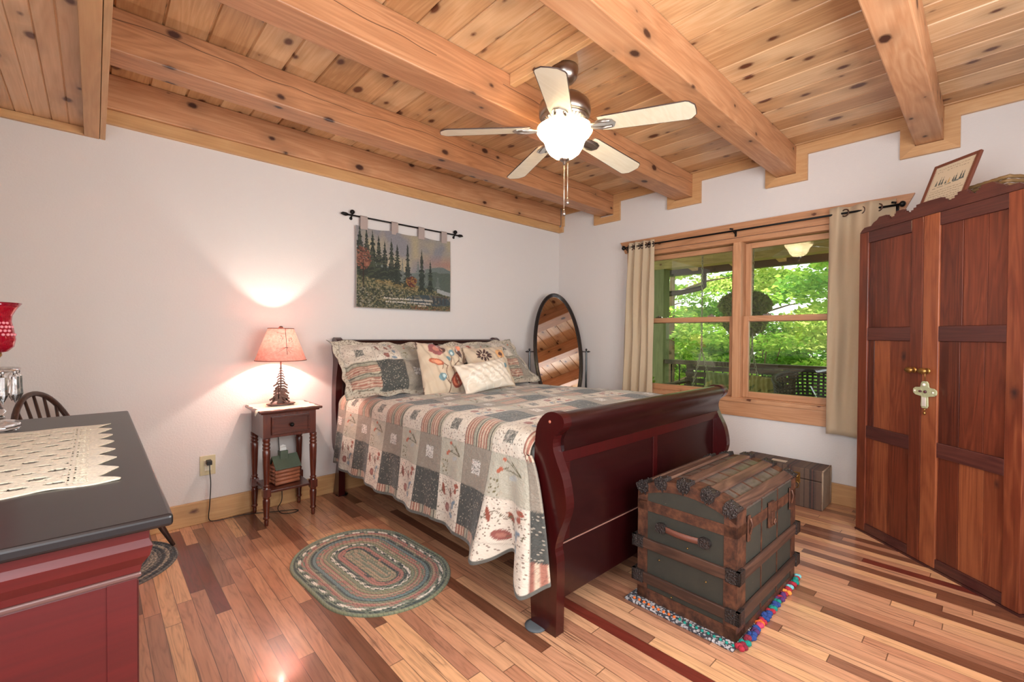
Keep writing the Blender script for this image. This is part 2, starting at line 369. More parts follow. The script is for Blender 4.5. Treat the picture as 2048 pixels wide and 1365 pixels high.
tag(MB().box(-2.25, -2.21, -2.263, -1.594, 2.60, ZC - .001, .4).build('blocking_board', M['beam_y'], None, .003), 'short pine board spanning between two beams beside the fan mount', 'board')

# ------------------------------------------------------------------ window_1 (double unit)
g = G('window_glass'); gl = g.n('ShaderNodeBsdfGlossy', {'Roughness': .0}); tp = g.n('ShaderNodeBsdfTransparent', {'Color': (.93, .97, .93, 1)})
fr = g.n('ShaderNodeFresnel', {'IOR': 1.5}); mx = g.n('ShaderNodeMixShader', {0: g.math('MULTIPLY', fr, 1.7, clamp=True), 1: tp.outputs[0], 2: gl.outputs[0]})
g.L.new(mx.outputs[0], g.out.inputs[0]); M['glass'] = g.m
def window_main():
    W = bpy.data.objects.new('window_1', None); COL.objects.link(W); W.location = (0, 0, 0); W['kind'] = 'structure'
    mb = MB()
    mb.prism([(-.905, 2.04), (-.848, 2.158), (-3.085, 2.158), (-3.028, 2.04)], -.024, -.001, 'x', .3)
    mb.box(-.022, -.001, -3.028, -.905, .55, .668, .7)
    mb.build('window_casing', M['sash_y'], W, .002)
    mb = MB(); mb.box(-.022, -.001, -1.02, -.93, .668, 2.04, .2); mb.box(-.022, -.001, -3.02, -2.94, .668, 2.04, .6); mb.box(-.022, .02, -2.014, -1.95, .70, 2.0, .8)
    mb.build('window_side_casing', M['sash_z'], W, .002)
    mb = MB(); mb.box(0, .18, -2.959, -.991, 2.0, 2.039, .4); mb.box(0, .18, -2.959, -.991, .681, .705, .5); mb.box(-.035, 0, -3.0, -.95, .668, .70, .9)
    mb.build('window_jamb', M['sash_y'], W, .002)
    mb = MB(); mb.box(0, .18, -1.03, -.991, .705, 2.0, .1); mb.box(0, .18, -2.959, -2.93, .705, 2.0, .3); mb.box(.02, .18, -2.014, -1.95, .705, 2.0, .3)
    mb.build('window_jamb', M['sash_z'], W, .002)
    for (ya, yb) in ((-1.95, -1.03), (-2.93, -2.014)):
        for low in (0, 1):
            x0 = .03 if low else .075; x1 = x0 + .038
            z0, z1 = ((.705, 1.385) if low else (1.335, 1.995)); st = .045
            s = MB(); s.box(x0, x1, ya, ya + st, z0, z1, .2); s.box(x0, x1, yb - st, yb, z0, z1, .4)
            so = s.build('window_sash', M['sash_z'], W, .004)
            r = MB(); r.box(x0, x1, ya + st, yb - st, z0, z0 + (.05 if low else .045), .6); r.box(x0, x1, ya + st, yb - st, z1 - .045, z1, .7)
            r.build('sash_rail', M['sash_y'], W, .003)
            xm = (x0 + x1) / 2
            MB().box(xm - .002, xm + .002, ya + st - .005, yb - st + .005, z0 + .045, z1 - .04).build('window_pane', M['glass'], W)
    mb = MB()
    for y in (-1.25, -1.75, -2.2, -2.75): mb.box(.026, .05, y - .03, y + .03, 1.386, 1.396); mb.lathe([(.01, 0), (.01, .008), (.004, .012)], (.038, y, 1.396), 10)
    mb.build('sash_lock', M['nickel'], W)
window_main()
def plain_window(name, ax, a0, a1, z0, z1, pos):
    W = bpy.data.objects.new(name, None); COL.objects.link(W); W['kind'] = 'structure'; mb = MB(); am = (a0 + a1) / 2; zm = (z0 + z1) / 2
    def bx(u0, u1, zz0, zz1, m=mb, d0=.05, d1=.1):
        if ax == 'y': m.box(u0, u1, pos - d1, pos - d0, zz0, zz1)
        else: m.box(pos - d1, pos - d0, u0, u1, zz0, zz1)
    bx(a0, a0 + .06, z0, z1); bx(a1 - .06, a1, z0, z1); bx(am - .03, am + .03, z0, z1); bx(a0, a1, z0, z0 + .06); bx(a0, a1, z1 - .06, z1); bx(a0, a1, zm - .03, zm + .03)
    mb.build('window_frame', M['sash_z'], W)
    g2 = MB(); bx(a0 + .05, a1 - .05, z0 + .05, z1 - .05, g2, .07, .075); g2.build('window_pane', M['glass'], W)
plain_window('added_window_front', 'y', -3.35, -1.45, .85, 2.05, -4.2)  # made-up window, out of view, added to go with the front fill light
plain_window('added_window_left', 'x', -4.05, -2.55, .9, 2.1, -4.45)  # likewise unseen and added, for the fill light on the left

# ------------------------------------------------------------------ painting in cloth coordinates
class Paint:
    def __init__(s, X, Y, base): s.X = X; s.Y = Y; s.C = np.zeros(X.shape + (3,)); s.C[:] = lin(base)
    def mask(s, m, c, a=1.0): s.C[m] = s.C[m] * (1 - a) + np.array(lin(c)) * a
    def ell(s, cx, cy, rx, ry, c, rot=0, a=1):
        dx = s.X - cx; dy = s.Y - cy; u = dx * math.cos(rot) + dy * math.sin(rot); v = -dx * math.sin(rot) + dy * math.cos(rot)
        s.mask((u / rx) ** 2 + (v / ry) ** 2 < 1, c, a)
    def line(s, pts, wd, c, a=1):
        for (x0, y0), (x1, y1) in zip(pts[:-1], pts[1:]):
            L2 = (x1 - x0) ** 2 + (y1 - y0) ** 2 + 1e-9; t = np.clip(((s.X - x0) * (x1 - x0) + (s.Y - y0) * (y1 - y0)) / L2, 0, 1)
            s.mask(np.hypot(s.X - x0 - t * (x1 - x0), s.Y - y0 - t * (y1 - y0)) < wd / 2, c, a)
    def poly(s, pts, c, a=1):
        m = np.zeros(s.X.shape, bool); n = len(pts)
        for i in range(n):
            x0, y0 = pts[i]; x1, y1 = pts[(i + 1) % n]
            if y0 == y1: continue
            k = ((y0 <= s.Y) != (y1 <= s.Y)) & (s.X < (x1 - x0) * (s.Y - y0) / (y1 - y0) + x0); m ^= k
        s.mask(m, c, a)
CREAM = (210, 199, 184); TAUPE = (142, 131, 118); SAGE = (176, 170, 154); DARK = (72, 72, 68)
rs = np.random.RandomState(4)
def spnoise(X, Y, f, seed):
    r = np.random.RandomState(seed); T = r.rand(256, 256); xi = np.floor(X * f).astype(int); yi = np.floor(Y * f).astype(int)
    return T[xi % 256, yi % 256]
STR = [(152, 98, 84), (196, 172, 150), (158, 104, 88), (198, 176, 154), (154, 100, 86), (196, 172, 150), (150, 104, 90), (140, 136, 118), (166, 160, 142), (90, 86, 78), (182, 172, 150),
       (158, 104, 88), (196, 172, 150), (152, 98, 84), (198, 176, 154), (158, 104, 88), (196, 172, 150), (150, 100, 86), (142, 138, 118), (164, 158, 140), (92, 88, 78), (186, 176, 156)]
def patchwork(A, B, wa=.2, wb=.188, par=0, row0=0, layout=None):
    """A along columns, B along rows (metres). Returns linear colours."""
    C = np.zeros(A.shape + (3,)); ia = np.floor(A / wa).astype(int); ib = np.floor(B / wb).astype(int)
    p = A / wa - ia; q = B / wb - ib; ty = (ia + par) % 2; rw = (ib + row0) % 3
    if layout is not None: ty = np.where(ib >= 1, 0, 1); rw = layout[np.clip(ia, 0, 4)]
    L = lambda c: np.array(lin(c))
    n = spnoise(A, B, 330, 1); n2 = spnoise(A, B, 160, 2)
    def put(m, c): C[m] = L(c)
    # type 1 : 0 dark, 1 taupe with light square, 2 stripes
    m = (ty == 1) & (rw == 0); put(m, DARK); put(m & (n < .15), (58, 60, 58))
    m = (ty == 1) & (rw == 1); put(m, TAUPE); put(m & (n > .8), (152, 141, 127)); sq = m & (abs(p - .5) < .17) & (abs(q - .5) < .17); put(sq, (214, 208, 200)); put(sq & (n < .25), (110, 104, 98))
    m = (ty == 1) & (rw == 2); k = np.clip(((p if layout is None else q) * 22).astype(int), 0, 21)
    for i, c in enumerate(STR): put(m & (k == i), c)
    m2 = m & (n > .85); C[m2] *= .7
    # type 0 : 0 floral, 1 sage sprig, 2 speckle with grey square
    m = (ty == 0) & (rw == 2); put(m, CREAM); sq = m & (abs(p - .5) < .16) & (abs(q - .45) < .16); put(sq, (112, 110, 102)); put(sq & (n > .8), (190, 182, 170)); put(sq & (n < .15), (70, 70, 66))
    m = (ty == 0) & (rw == 1); put(m, SAGE); put(m & (n > .85), (186, 180, 164))
    pp = Paint(np.where(m, p, -9), q, SAGE); pp.C = C
    for (x0, y0, x1, y1) in ((.85, .62, .45, .9), (.85, .62, .38, .68), (.85, .62, .6, .86), (.5, .72, .3, .62)): pp.line([(x0, y0), (x1, y1)], .025, (96, 90, 66))
    for (x, y) in ((.42, .9), (.34, .66), (.28, .6)): pp.ell(x, y, .05, .045, (178, 96, 70))
    pp.ell(.62, .52, .12, .06, (166, 172, 176), .4, .6)
    for i in range(16): pp.ell(.1 + .22 * rs.rand(), .06 + .35 * rs.rand(), .02, .02, (110, 100, 70))
    m = (ty == 0) & (rw == 0); put(m, (212, 200, 185)); pp.X = np.where(m, p, -9)
    pp.line([(.05, .5), (.3, .72), (.55, .55), (.7, .7), (.95, .8)], .018, (96, 84, 66)); pp.line([(.55, .55), (.6, .3), (.75, .15)], .018, (96, 84, 66))
    pp.ell(.42, .2, .12, .12, (142, 84, 76)); pp.ell(.42, .2, .06, .05, (168, 112, 98)); pp.ell(.2, .62, .05, .17, (136, 72, 56), .3); pp.ell(.55, .62, .045, .12, (136, 72, 56), .5)
    pp.ell(.82, .86, .09, .06, (160, 82, 62)); pp.ell(.8, .72, .06, .07, (150, 76, 58)); pp.ell(.76, .42, .11, .05, (118, 132, 146), .6); pp.ell(.74, .36, .05, .1, (118, 132, 146)); pp.ell(.7, .1, .1, .06, (124, 138, 150), -.4)
    for i in range(26): pp.ell(rs.rand(), rs.rand(), .018, .018, (104, 92, 72))
    # seams
    s = np.minimum(np.minimum(p, 1 - p) * wa, np.minimum(q, 1 - q) * wb); C[s < .0022] *= .75
    return C

M['quilt'] = cloth('quilted_cotton', .55, quilt=True)
M['fabric'] = cloth('woven_cotton', .15)
# ------------------------------------------------------------------ bed
BX0, BX1 = -2.6, -1.0
def arcpts(c, r, a0, a1, n=8): return [(c[0] + r * math.cos(a0 + (a1 - a0) * i / n), c[1] + r * math.sin(a0 + (a1 - a0) * i / n)) for i in range(n + 1)]
def smooth2(pts, n=4):
    # closed Catmull-Rom through pts
    out = []; m = len(pts)
    for i in range(m):
        p0, p1, p2, p3 = [np.array(pts[(i + k) % m], float) for k in (-1, 0, 1, 2)]
        for j in range(n):
            t = j / n; q = .5 * (2 * p1 + (p2 - p0) * t + (2 * p0 - 5 * p1 + 4 * p2 - p3) * t * t + (3 * p1 - p0 - 3 * p2 + p3) * t ** 3); out.append(tuple(q))
    return out
bed = thing('sleigh_bed', 'dark cherry sleigh bed with curved headboard and footboard under a patchwork quilt', 'bed', (0, 0, 0))
FP = [(-2.128, .04), (-2.128, .0), (-2.265, .0), (-2.268, .15), (-2.268, .30), (-2.258, .355), (-2.276, .42), (-2.305, .49), (-2.314, .55), (-2.296, .64), (-2.262, .71), (-2.243, .76), (-2.25, .805), (-2.285, .835), (-2.300, .865), (-2.287, .893), (-2.245, .904), (-2.200, .892), (-2.160, .85), (-2.145, .79), (-2.138, .65), (-2.138, .52), (-2.15, .40), (-2.135, .25)]
FPs = [FP[0], FP[1], FP[2], FP[3]] + smooth2(FP, 3)[9:][3 * 1:]
def post(name, prof, x0, x1, mat, parent):
    return MB().prism(prof, x0, x1, 'x', smooth=False).build(name, mat, parent, .004)
FPo = [(-2.128, 0), (-2.265, 0)] + [p for p in smooth2(FP[2:] + [(-2.128, .12)], 3)][3:-3]
post('post', FPo, BX0, BX0 + .048, M['cherry_z'], bed); post('post', FPo, BX1 - .048, BX1, M['cherry_z'], bed)
HP = [(-.035, 0), (-.14, 0), (-.145, .3), (-.12, .45), (-.09, .58), (-.08, .72), (-.095, .88), (-.125, 1.0), (-.135, 1.08), (-.115, 1.15), (-.07, 1.185), (-.03, 1.185), (-.008, 1.16), (-.006, 1.10), (-.03, 1.02), (-.02, .9), (-.006, .75), (-.006, .55), (-.025, .35)]
HPo = [(-.035, 0), (-.14, 0)] + smooth2(HP[2:], 3)
post('post', HPo, BX0 - .02, BX0 + .028, M['cherry_z'], bed); post('post', HPo, BX1 - .048, BX1, M['cherry_z'], bed)
# footboard: curved top rail, panel with three stiles, lower apron
fb = MB(); a, b = BX0 + .048, BX1 - .048
roll = [(-2.262, .745), (-2.258, .79), (-2.272, .822), (-2.292, .848), (-2.294, .872), (-2.275, .892), (-2.245, .898), (-2.205, .888), (-2.17, .85), (-2.158, .80), (-2.17, .72), (-2.20, .70), (-2.25, .735)]
fb.prism(roll, a, b, 'x', smooth=True); fb.build('top_rail', M['cherry'], bed, 0)
MB().box(a, b, -2.245, -2.205, .36, .75).build('footboard_panel', M['cherry'], bed, .002)
s = MB()
for x0, x1 in ((a, a + .05), (-1.83, -1.79), (b - .05, b)): s.box(x0, x1, -2.252, -2.2455, .37, .69)
s.box(a, b, -2.252, -2.2455, .69, .745)
s.build('panel_stile', M['cherry_z'], bed, .0015)
MB().box(a, b, -2.25, -2.205, .13, .357).build('footboard_apron', M['cherry'], bed, .003)
MB().box(a, b, -2.2512, -2.246, .3572, .3596).build('worn_edge', plain('rubbed_edge', (150, 108, 96), .5), bed)
hb = MB(); hb.prism(arcpts((-.075, 1.13), .042, 0, 2 * PI, 20)[:-1], BX0 + .028, b, 'x', smooth=True); hb.build('headboard_roll', M['cherry'], bed)
MB().box(BX0 + .028, b, -.085, -.05, .32, 1.10).build('headboard_panel', M['cherry'], bed, .003)
for x0, x1 in ((BX0 + .002, BX0 + .03), (BX1 - .03, BX1 - .002)): MB().box(x0, x1, -2.135, -.14, .30, .45).build('side_rail', M['cherry'], bed, .003)
mb = MB(); mb.lathe([(.042, 0), (.045, .006), (.02, .012)], (BX0 + .02, -.1, 0), 20); mb.build('foot_glide', M['black'], bed)
mb = MB(); mb.lathe([(.045, 0.0), (.047, .006), (.03, .007)], (BX0 - .005, -2.16, 0), 20); mb.build('foot_glide', plain('felt_pad', (90, 94, 98), .9), bed)
mb = MB(); mb.lathe([(1e-4, -.003), (.006, -.002), (.007, 0)], (0, 0, 0), 12); 
for v in range(len(mb.v)): x, y, z = mb.v[v]; mb.v[v] = (BX0 + z, -2.225 + y, .862 + x)
mb.build('screw_cap', plain('worn_copper_cap', (170, 96, 74), .5), bed)
mb = MB(); mb.box(BX0 + .045, BX1 - .045, -2.13, -.15, .45, .735); mt = tag(mb.build('mattress', plain('white_ticking', (214, 206, 196), .9), None, .05, seg=4), 'mattress hidden beneath the patchwork quilt on the sleigh bed', 'mattress')
mt.parent = bed; del mt['label']; del mt['category']

# quilt
def make_quilt():
    ny = 470; ns = 620; ZT = .802
    t = np.linspace(0, 1, ny); s = np.linspace(0, 1, ns)
    T, S = np.meshgrid(t, s, indexing='ij')
    y = -.16 - 1.975 * T                              # on the bed
    yy = y
    lobe = np.exp(-((yy + 2.085) / .042) ** 2); fold = np.exp(-((yy + 1.925) / .06) ** 2); val = np.exp(-((yy + 2.015) / .028) ** 2)
    scal = .012 * np.abs(np.sin((yy + .05) * PI / .2)) ** .5
    drop = .538 + scal + .085 * lobe + .03 * fold - .035 * val - .02 * np.exp(-((yy + .2) / .2) ** 2)
    r = .085; x_in = BX0 - .03; width = (BX1 + .03) - x_in
    arc = r * PI / 2
    Ls = drop - r; Ltop = width - 2 * r
    tot = Ls + arc + Ltop + arc + (.5 - r)
    d = S * tot                                        # distance from near hem
    P = np.zeros(T.shape + (3,))
    z0 = ZT - drop
    # side
    m1 = d < Ls; m2 = (d >= Ls) & (d < Ls + arc); m3 = (d >= Ls + arc) & (d < Ls + arc + Ltop); m4 = (d >= Ls + arc + Ltop) & (d < Ls + 2 * arc + Ltop); m5 = d >= Ls + 2 * arc + Ltop
    x = np.zeros_like(d); z = np.zeros_like(d)
    fr = np.clip(1 - d / np.maximum(Ls, .01), 0, 1)    # 1 at hem, 0 at shoulder
    flare = fr ** 1.2 * .05 + fr * (.016 * np.sin(yy * 2 * PI / .46 + .6) + .008 * np.sin(yy * 2 * PI / .19))
    flare += fr ** 1.3 * (.055 * lobe + .10 * fold - .05 * val - .04 * np.clip((-yy - 2.09) / .045, 0, 1)) 
    x = np.where(m1, x_in - flare, x); z = np.where(m1, z0 + d, z)
    an = (d - Ls) / r
    x = np.where(m2, x_in + r - r * np.cos(an), x); z = np.where(m2, ZT - r + r * np.sin(an), z)
    x = np.where(m3, x_in + r + (d - Ls - arc), x); z = np.where(m3, ZT, z)
    an = (d - Ls - arc - Ltop) / r
    x = np.where(m4, x_in + width - r + r * np.sin(an), x); z = np.where(m4, ZT - r + r * np.cos(an), z)
    x = np.where(m5, x_in + width + .02 * np.clip((d - (Ls + 2 * arc + Ltop)) * 2, 0, 1), x); z = np.where(m5, ZT - r - (d - Ls - 2 * arc - Ltop), z)
    cx = (x - x_in) / width
    top = np.clip(np.sin(np.clip(cx, 0, 1) * PI), 0, 1) ** .5
    z = z + np.where(m2 | m3 | m4, .012 * top + .006 * np.sin(x * 9 + yy * 5) * top + .004 * np.sin(yy * 31) * top, 0)
    # height of the bed varies a little: lower towards the pillows
    z = z - np.clip((z - .5) / .28, 0, 1) * .036 * np.clip((1.7 + yy) / 1.3, 0, 1)
    # corner swings out past the post
    y2 = y - .15 * fr ** .6 * np.clip((-yy - 1.95) / .19, 0, 1) ** 1.3
    # head end: gather slightly
    # tucked down against the footboard on top
    tuck = np.clip((-yy - 2.09) / .05, 0, 1); z = z - np.where(~m1, .03 * tuck ** 2, 0)
    C_ = np.maximum(z, 0)
    A = -(y) - 1.104; Bc = np.where(m1, z0 + d - .311, ZT - .311 - drop + drop * 0 + 0)
    Bc = (ZT - r - .311) + (d - Ls)
    P[..., 0] = x; P[..., 1] = y2; P[..., 2] = z
    Cc = patchwork(A, Bc, .2, .188, 0, 0)
    hem = (d < .016) | (tot - d < .016) | (T < .006); Cc[hem] = lin((92, 90, 84))
    puff = .0035 * (spnoise(A, Bc, 30, 9) - .5)
    o = colgrid('patchwork_quilt', P, Cc, M['quilt'], None, np.stack([A, Bc], -1), solid=.012)
    tag(o, 'patchwork quilt with striped, charcoal and floral squares spread over the bed', 'quilt'); return o
make_quilt()

def pillow(name, w, h, t, mat, paint, Mx, label, cat, group=None, flange=0, n=110, wrinkle=.004, seed=0):
    na = n; nb = int(n * h / w); a = np.linspace(-1, 1, na); b = np.linspace(-1, 1, nb)
    A, B = np.meshgrid(a, b, indexing='ij')
    fx = 1 - 2 * flange / w; fy = 1 - 2 * flange / h
    Ai = np.clip(A / fx, -1, 1); Bi = np.clip(B / fy, -1, 1)
    T = t / 2 * (np.clip(1 - Ai ** 2, 0, 1) ** .55) * (np.clip(1 - Bi ** 2, 0, 1) ** .55)
    X = A * w / 2 * (1 - .07 * (1 - B ** 2) * (abs(A))); Y = B * h / 2 * (1 - .07 * (1 - A ** 2) * abs(B))
    if flange:
        e = np.maximum(abs(A), abs(B)) > .985
        X = X * (1 + .012 * np.sin(B * 14)); Y = Y * (1 + .018 * np.sin(A * 16))
    r = np.random.RandomState(seed); ph = r.rand(6) * 6
    wr = wrinkle * (np.sin(A * 9 + B * 4 + ph[0]) + np.sin(B * 13 - A * 5 + ph[1]) + np.sin(A * 21 + ph[2] + B * 8)) * (T > 0)
    wf = .01 * np.sin(A * 11 + ph[3]) * (abs(B) > fy) + .01 * np.sin(B * 9 + ph[4]) * (abs(A) > fx)
    F_ = np.stack([X, Y, T + wr + wf + .002], -1); K = np.stack([X, Y, -T * .8 + wf - .002], -1)[::-1]
    C1 = paint(X, Y, w, h); P = np.concatenate([F_, K, F_[:1]]); C = np.concatenate([C1, C1[::-1], C1[:1]])
    uv = np.concatenate([np.stack([X, Y], -1), np.stack([X, Y], -1)[::-1], np.stack([X, Y], -1)[:1]])
    R = np.array(Mx.to_3x3()); tr = np.array(Mx.translation); P = P @ R.T + tr
    o = colgrid(name, P, C, mat, None, uv); tag(o, label, cat, group); return o
def pose(loc, lean, yaw=0, roll=0):
    # pillow standing up: local x along room x, local y up, local z facing -y (towards the foot); lean tips its top back
    return Matrix.Translation(loc) @ Matrix.Rotation(yaw, 4, 'Z') @ Matrix.Rotation(PI / 2 - lean, 4, 'X') @ Matrix.Rotation(roll, 4, 'Z')
def paint_sham(off, rowo):
    def f(X, Y, w, h):
        C = patchwork(X + w / 2 - .07, Y + .205, .195, .205, layout=np.array(rowo))
        C2 = C[:]
        fl_ = (abs(X) > w / 2 * .87) | (abs(Y) > h / 2 * .80); C[fl_] = C[fl_] * .25 + np.array(lin((196, 186, 168))) * .75; sp = fl_ & (spnoise(X, Y, 170, 5) > .86); C[sp] = lin((120, 100, 84)); e = (abs(X) > w / 2 - .014) | (abs(Y) > h / 2 * .965); C[e] = lin((132, 126, 114)); 
        i = (abs(abs(X) / w * 2 - .86) < .006) & (abs(Y) < h * .4); C[i] *= .5
        return C
    return f
pillow('pillow_sham', .86, .55, .18, M['quilt'], paint_sham(.1, [2, 0, 1, 2, 0]), pose((-2.315, -.42, .968), .80, 0, -.05), 'left patchwork pillow sham with striped and charcoal squares leaning on the headboard', 'pillow', 'pillows on the bed', flange=.05, seed=1)
pillow('pillow_sham', .84, .55, .18, M['quilt'], paint_sham(.3, [0, 1, 2, 1, 0]), pose((-1.37, -.42, .968), .80, 0, .05), 'right patchwork pillow sham, mostly hidden behind the embroidered cushions', 'pillow', 'pillows on the bed', flange=.05, seed=2)
BEI = (200, 180, 156)
def paint_c1(X, Y, w, h):
    p = Paint(X, Y, BEI); k = w / .42 * 1.12
    def L(pts, wd, c): p.line([(a * k, b * k) for a, b in pts], wd * k, c)
    def E(a, b, rx, ry, c, rot=0): p.ell(a * k, b * k, rx * k, ry * k, c, rot)
    st = (110, 76, 60)
    L([(.0, -.19), (.0, -.12), (.03, -.05), (.02, .02), (.05, .10)], .006, st); L([(.02, -.02), (.10, .05), (.12, .10)], .006, st); L([(.0, -.12), (-.03, -.05), (-.01, .0), (-.04, .02), (-.05, -.02)], .005, st)
    L([(.03, -.06), (.07, -.03), (.08, -.07)], .005, st); L([(.09, .04), (.14, .04), (.14, 0)], .005, st); L([(0, -.12), (-.05, -.06)], .005, st)
    for i in range(9): q = i * 2 * PI / 9; E(-.06 + .035 * math.cos(q), .13 + .035 * math.sin(q), .02, .02, (146, 84, 84))
    E(-.06, .13, .022, .022, (196, 128, 112)); E(-.02, .12, .03, .022, (92, 58, 50), .5); E(-.045, .145, .012, .008, (214, 200, 190)); E(-.03, .12, .012, .014, (220, 136, 104))
    E(.13, .12, .03, .045, (84, 52, 46), .2); E(.12, .14, .012, .03, (212, 204, 196)); E(.14, .16, .022, .02, (226, 140, 110)); E(.125, .11, .014, .018, (66, 42, 38))
    E(-.085, .03, .05, .024, (176, 92, 66), -.3); E(-.085, .03, .036, .014, (222, 152, 118), -.3)
    E(.055, .105, .02, .024, (110, 140, 148)); E(.01, .055, .016, .02, (110, 140, 148)); E(-.06, -.075, .03, .026, (110, 140, 148), .4); E(-.05, -.07, .012, .012, (190, 206, 206)); E(.055, .1, .008, .012, (200, 210, 208))
    E(.06, -.09, .045, .055, (140, 62, 46), -.5); E(.06, -.09, .034, .044, (196, 110, 80), -.5); E(.06, -.09, .026, .034, (150, 68, 50), -.5); E(.1, -.055, .03, .014, (140, 62, 46), .5); E(.055, -.085, .008, .01, (226, 180, 150)); E(.06, -.11, .01, .012, (226, 180, 150))
    p.mask((abs(X) > w / 2 * .965) | (abs(Y) > h / 2 * .965), (92, 70, 60)); return p.C
def paint_c2(X, Y, w, h):
    p = Paint(X, Y, BEI)
    for i in range(11): q = i * 2 * PI / 11; p.ell(-.06 + .05 * math.cos(q), .10 + .04 * math.sin(q), .022, .010, (70, 44, 40), q)
    p.ell(-.06, .10, .018, .014, (92, 50, 44))
    for i in range(8): q = i * PI / 4; p.ell(.12 + .03 * math.cos(q), .11 + .025 * math.sin(q), .02, .016, (214, 160, 108))
    p.ell(.12, .105, .026, .018, (96, 52, 40)); p.line([(.02, -.1), (.06, 0), (.12, .08)], .005, (110, 76, 60)); p.ell(.04, .03, .03, .012, (90, 96, 96), -.5); p.ell(.02, -.03, .03, .02, (96, 110, 112), .4); p.ell(.13, .0, .016, .02, (110, 140, 148))
    p.mask((abs(X) > w / 2 * .965) | (abs(Y) > h / 2 * .965), (150, 126, 104)); return p.C
def paint_l(X, Y, w, h):
    p = Paint(X, Y, (220, 206, 188)); r = np.random.RandomState(3)
    for i in range(26):
        cx, cy, a = (r.rand() - .5) * w * .8, (r.rand() - .5) * h * .7, r.rand() * 6; q = np.linspace(0, 2.6, 7)
        p.line([(cx + .035 * math.cos(a + t) * (1 + .3 * t), cy + .025 * math.sin(a + t) * (1 + .3 * t)) for t in q], .008, (232, 222, 208))
    return p.C
pillow('embroidered_cushion', .42, .42, .15, M['fabric'], paint_c1, pose((-2.04, -.65, .952), .45, .05, -.10), 'beige cushion embroidered with a tall vine of red, orange and blue flowers', 'cushion', 'pillows on the bed', seed=5)
pillow('embroidered_cushion', .42, .40, .14, M['fabric'], paint_c2, pose((-1.57, -.63, .937), .5, -.05, .03), 'beige cushion with one dark brown flower, behind the small cream pillow', 'cushion', 'pillows on the bed', seed=6)
pillow('lumbar_pillow', .50, .24, .12, M['fabric'], paint_l, pose((-1.80, -.85, .908), .55, .02, .09), 'small oblong cream pillow lying in front of the embroidered cushions', 'pillow', 'pillows on the bed', seed=7, wrinkle=.003)

# ------------------------------------------------------------------ nightstand, lamp, cabin, outlet, cord
def nightstand():
    N = thing('nightstand', 'small reddish brown nightstand with turned legs and one drawer beside the bed', 'nightstand', (-3.014, -.195, 0))
    hx, hy = .142, .142
    prof = [(1e-4, 0), (.011, .002), (.013, .03), (.011, .04), (.019, .046), (.019, .056), (.015, .06), (.021, .14), (.021, .165), (.017, .172), (.021, .18), (.021, .186)]
    up = [(.021, .236), (.016, .245), (.021, .255), (.015, .262), (.019, .34), (.0225, .44), (.023, .475), (.018, .482), (.0225, .488), (.0225, .498), (.018, .504), (.0225, .510), (.0225, .521), (.018, .527), (.022, .535), (.022, .552)]
    for sx in (-1, 1):
        for sy in (-1, 1):
            mb = MB(); c = (sx * hx, sy * hy, 0); mb.lathe(prof, c, 20); mb.box(c[0] - .022, c[0] + .022, c[1] - .022, c[1] + .022, .186, .236); mb.lathe(up, c, 20)
            mb.build('leg', M['stand'], N, .0015)
    mb = MB(); mb.box(-hx + .01, hx - .01, -hy + .0, hy - .0, .200, .216); mb.build('shelf', M['stand_x'], N, .003)
    mb = MB(); mb.box(-.16, .16, -.145, .145, .552, .705); mb.build('case', M['stand'], N, .002)
    mb = MB(); mb.box(-.115, .115, -.1575, -.1455, .572, .685)
    for r in (('a', -.115, .115, .572, .582), ('b', -.115, .115, .675, .685)): mb.box(r[1], r[2], -.163, -.1574, r[3], r[4])
    mb.box(-.115, -.103, -.163, -.1574, .583, .674); mb.box(.103, .115, -.163, -.1574, .583, .674)
    d = mb.build('drawer', M['stand_x'], N, .002)
    mb = MB(); mb.ball((0, -.176, .628), .013, 14, sz=1); mb.tube([(0, -.157, .628), (0, -.17, .628)], .006); mb.build('knob', M['black'], d)
    mb = MB(); o = []
    outline = [(-.19, -.172), (.19, -.172), (.19, .172), (-.19, .172)]
    mb.box(-.178, .178, -.165, .160, .705, .715); mb.box(-.192, .192, -.180, .172, .715, .731); mb.build('tabletop', M['stand_x'], N, .006)
nightstand()
# lace cloth on it
def doily():
    nx, ny = 60, 50; x = np.linspace(-.185, .165, nx); y = np.linspace(-.172, .165, ny); X, Y = np.meshgrid(x, y, indexing='ij')
    Z = np.full(X.shape, .7335) + .0006 * np.sin(X * 90) * np.sin(Y * 80)
    over = np.clip((-X - .183), 0, 1)
    X = X + .006 * np.sin(Y * 60) * (abs(X) > .14); Y = Y + .005 * np.sin(X * 60) * (abs(Y) > .15)
    k = np.clip((-x - .10) / .085, 0, 1)[:, None] * np.clip((-y - .10) / .07, 0, 1)[None, :]
    X = X - .03 * k; Y = Y - .0 * k
    Xw = X - 3.014; Yw = Y - .195
    Z = np.where(X < -.196, .7335 - (-.196 - X) * 2, Z)
    P = np.stack([Xw, Yw, Z], -1); C = np.zeros(P.shape); C[:] = lin((222, 210, 190)); h = (np.sin(X * 300) * np.sin(Y * 300)) > .55; C[h] *= .8
    tag(colgrid('table_cloth', P, C, M['fabric'], None, np.stack([X, Y], -1), solid=.0015), 'cream lace cloth under the lamp on the nightstand', 'cloth')
doily()
g = G('mica_lampshade'); P = g.obj(); nz = g.noise(P, 60, 5, .7); col = g.mix(g.math('MULTIPLY', nz, 1.2, clamp=True), rgba((240, 186, 170)), rgba((206, 122, 110)))
tr = g.n('ShaderNodeBsdfTranslucent', {'Color': col}); df = g.n('ShaderNodeBsdfDiffuse', {'Color': col}); em = g.n('ShaderNodeMixShader', {0: .045, 1: df.outputs[0], 2: tr.outputs[0]})
g.L.new(em.outputs[0], g.out.inputs[0]); M['shade'] = g.m
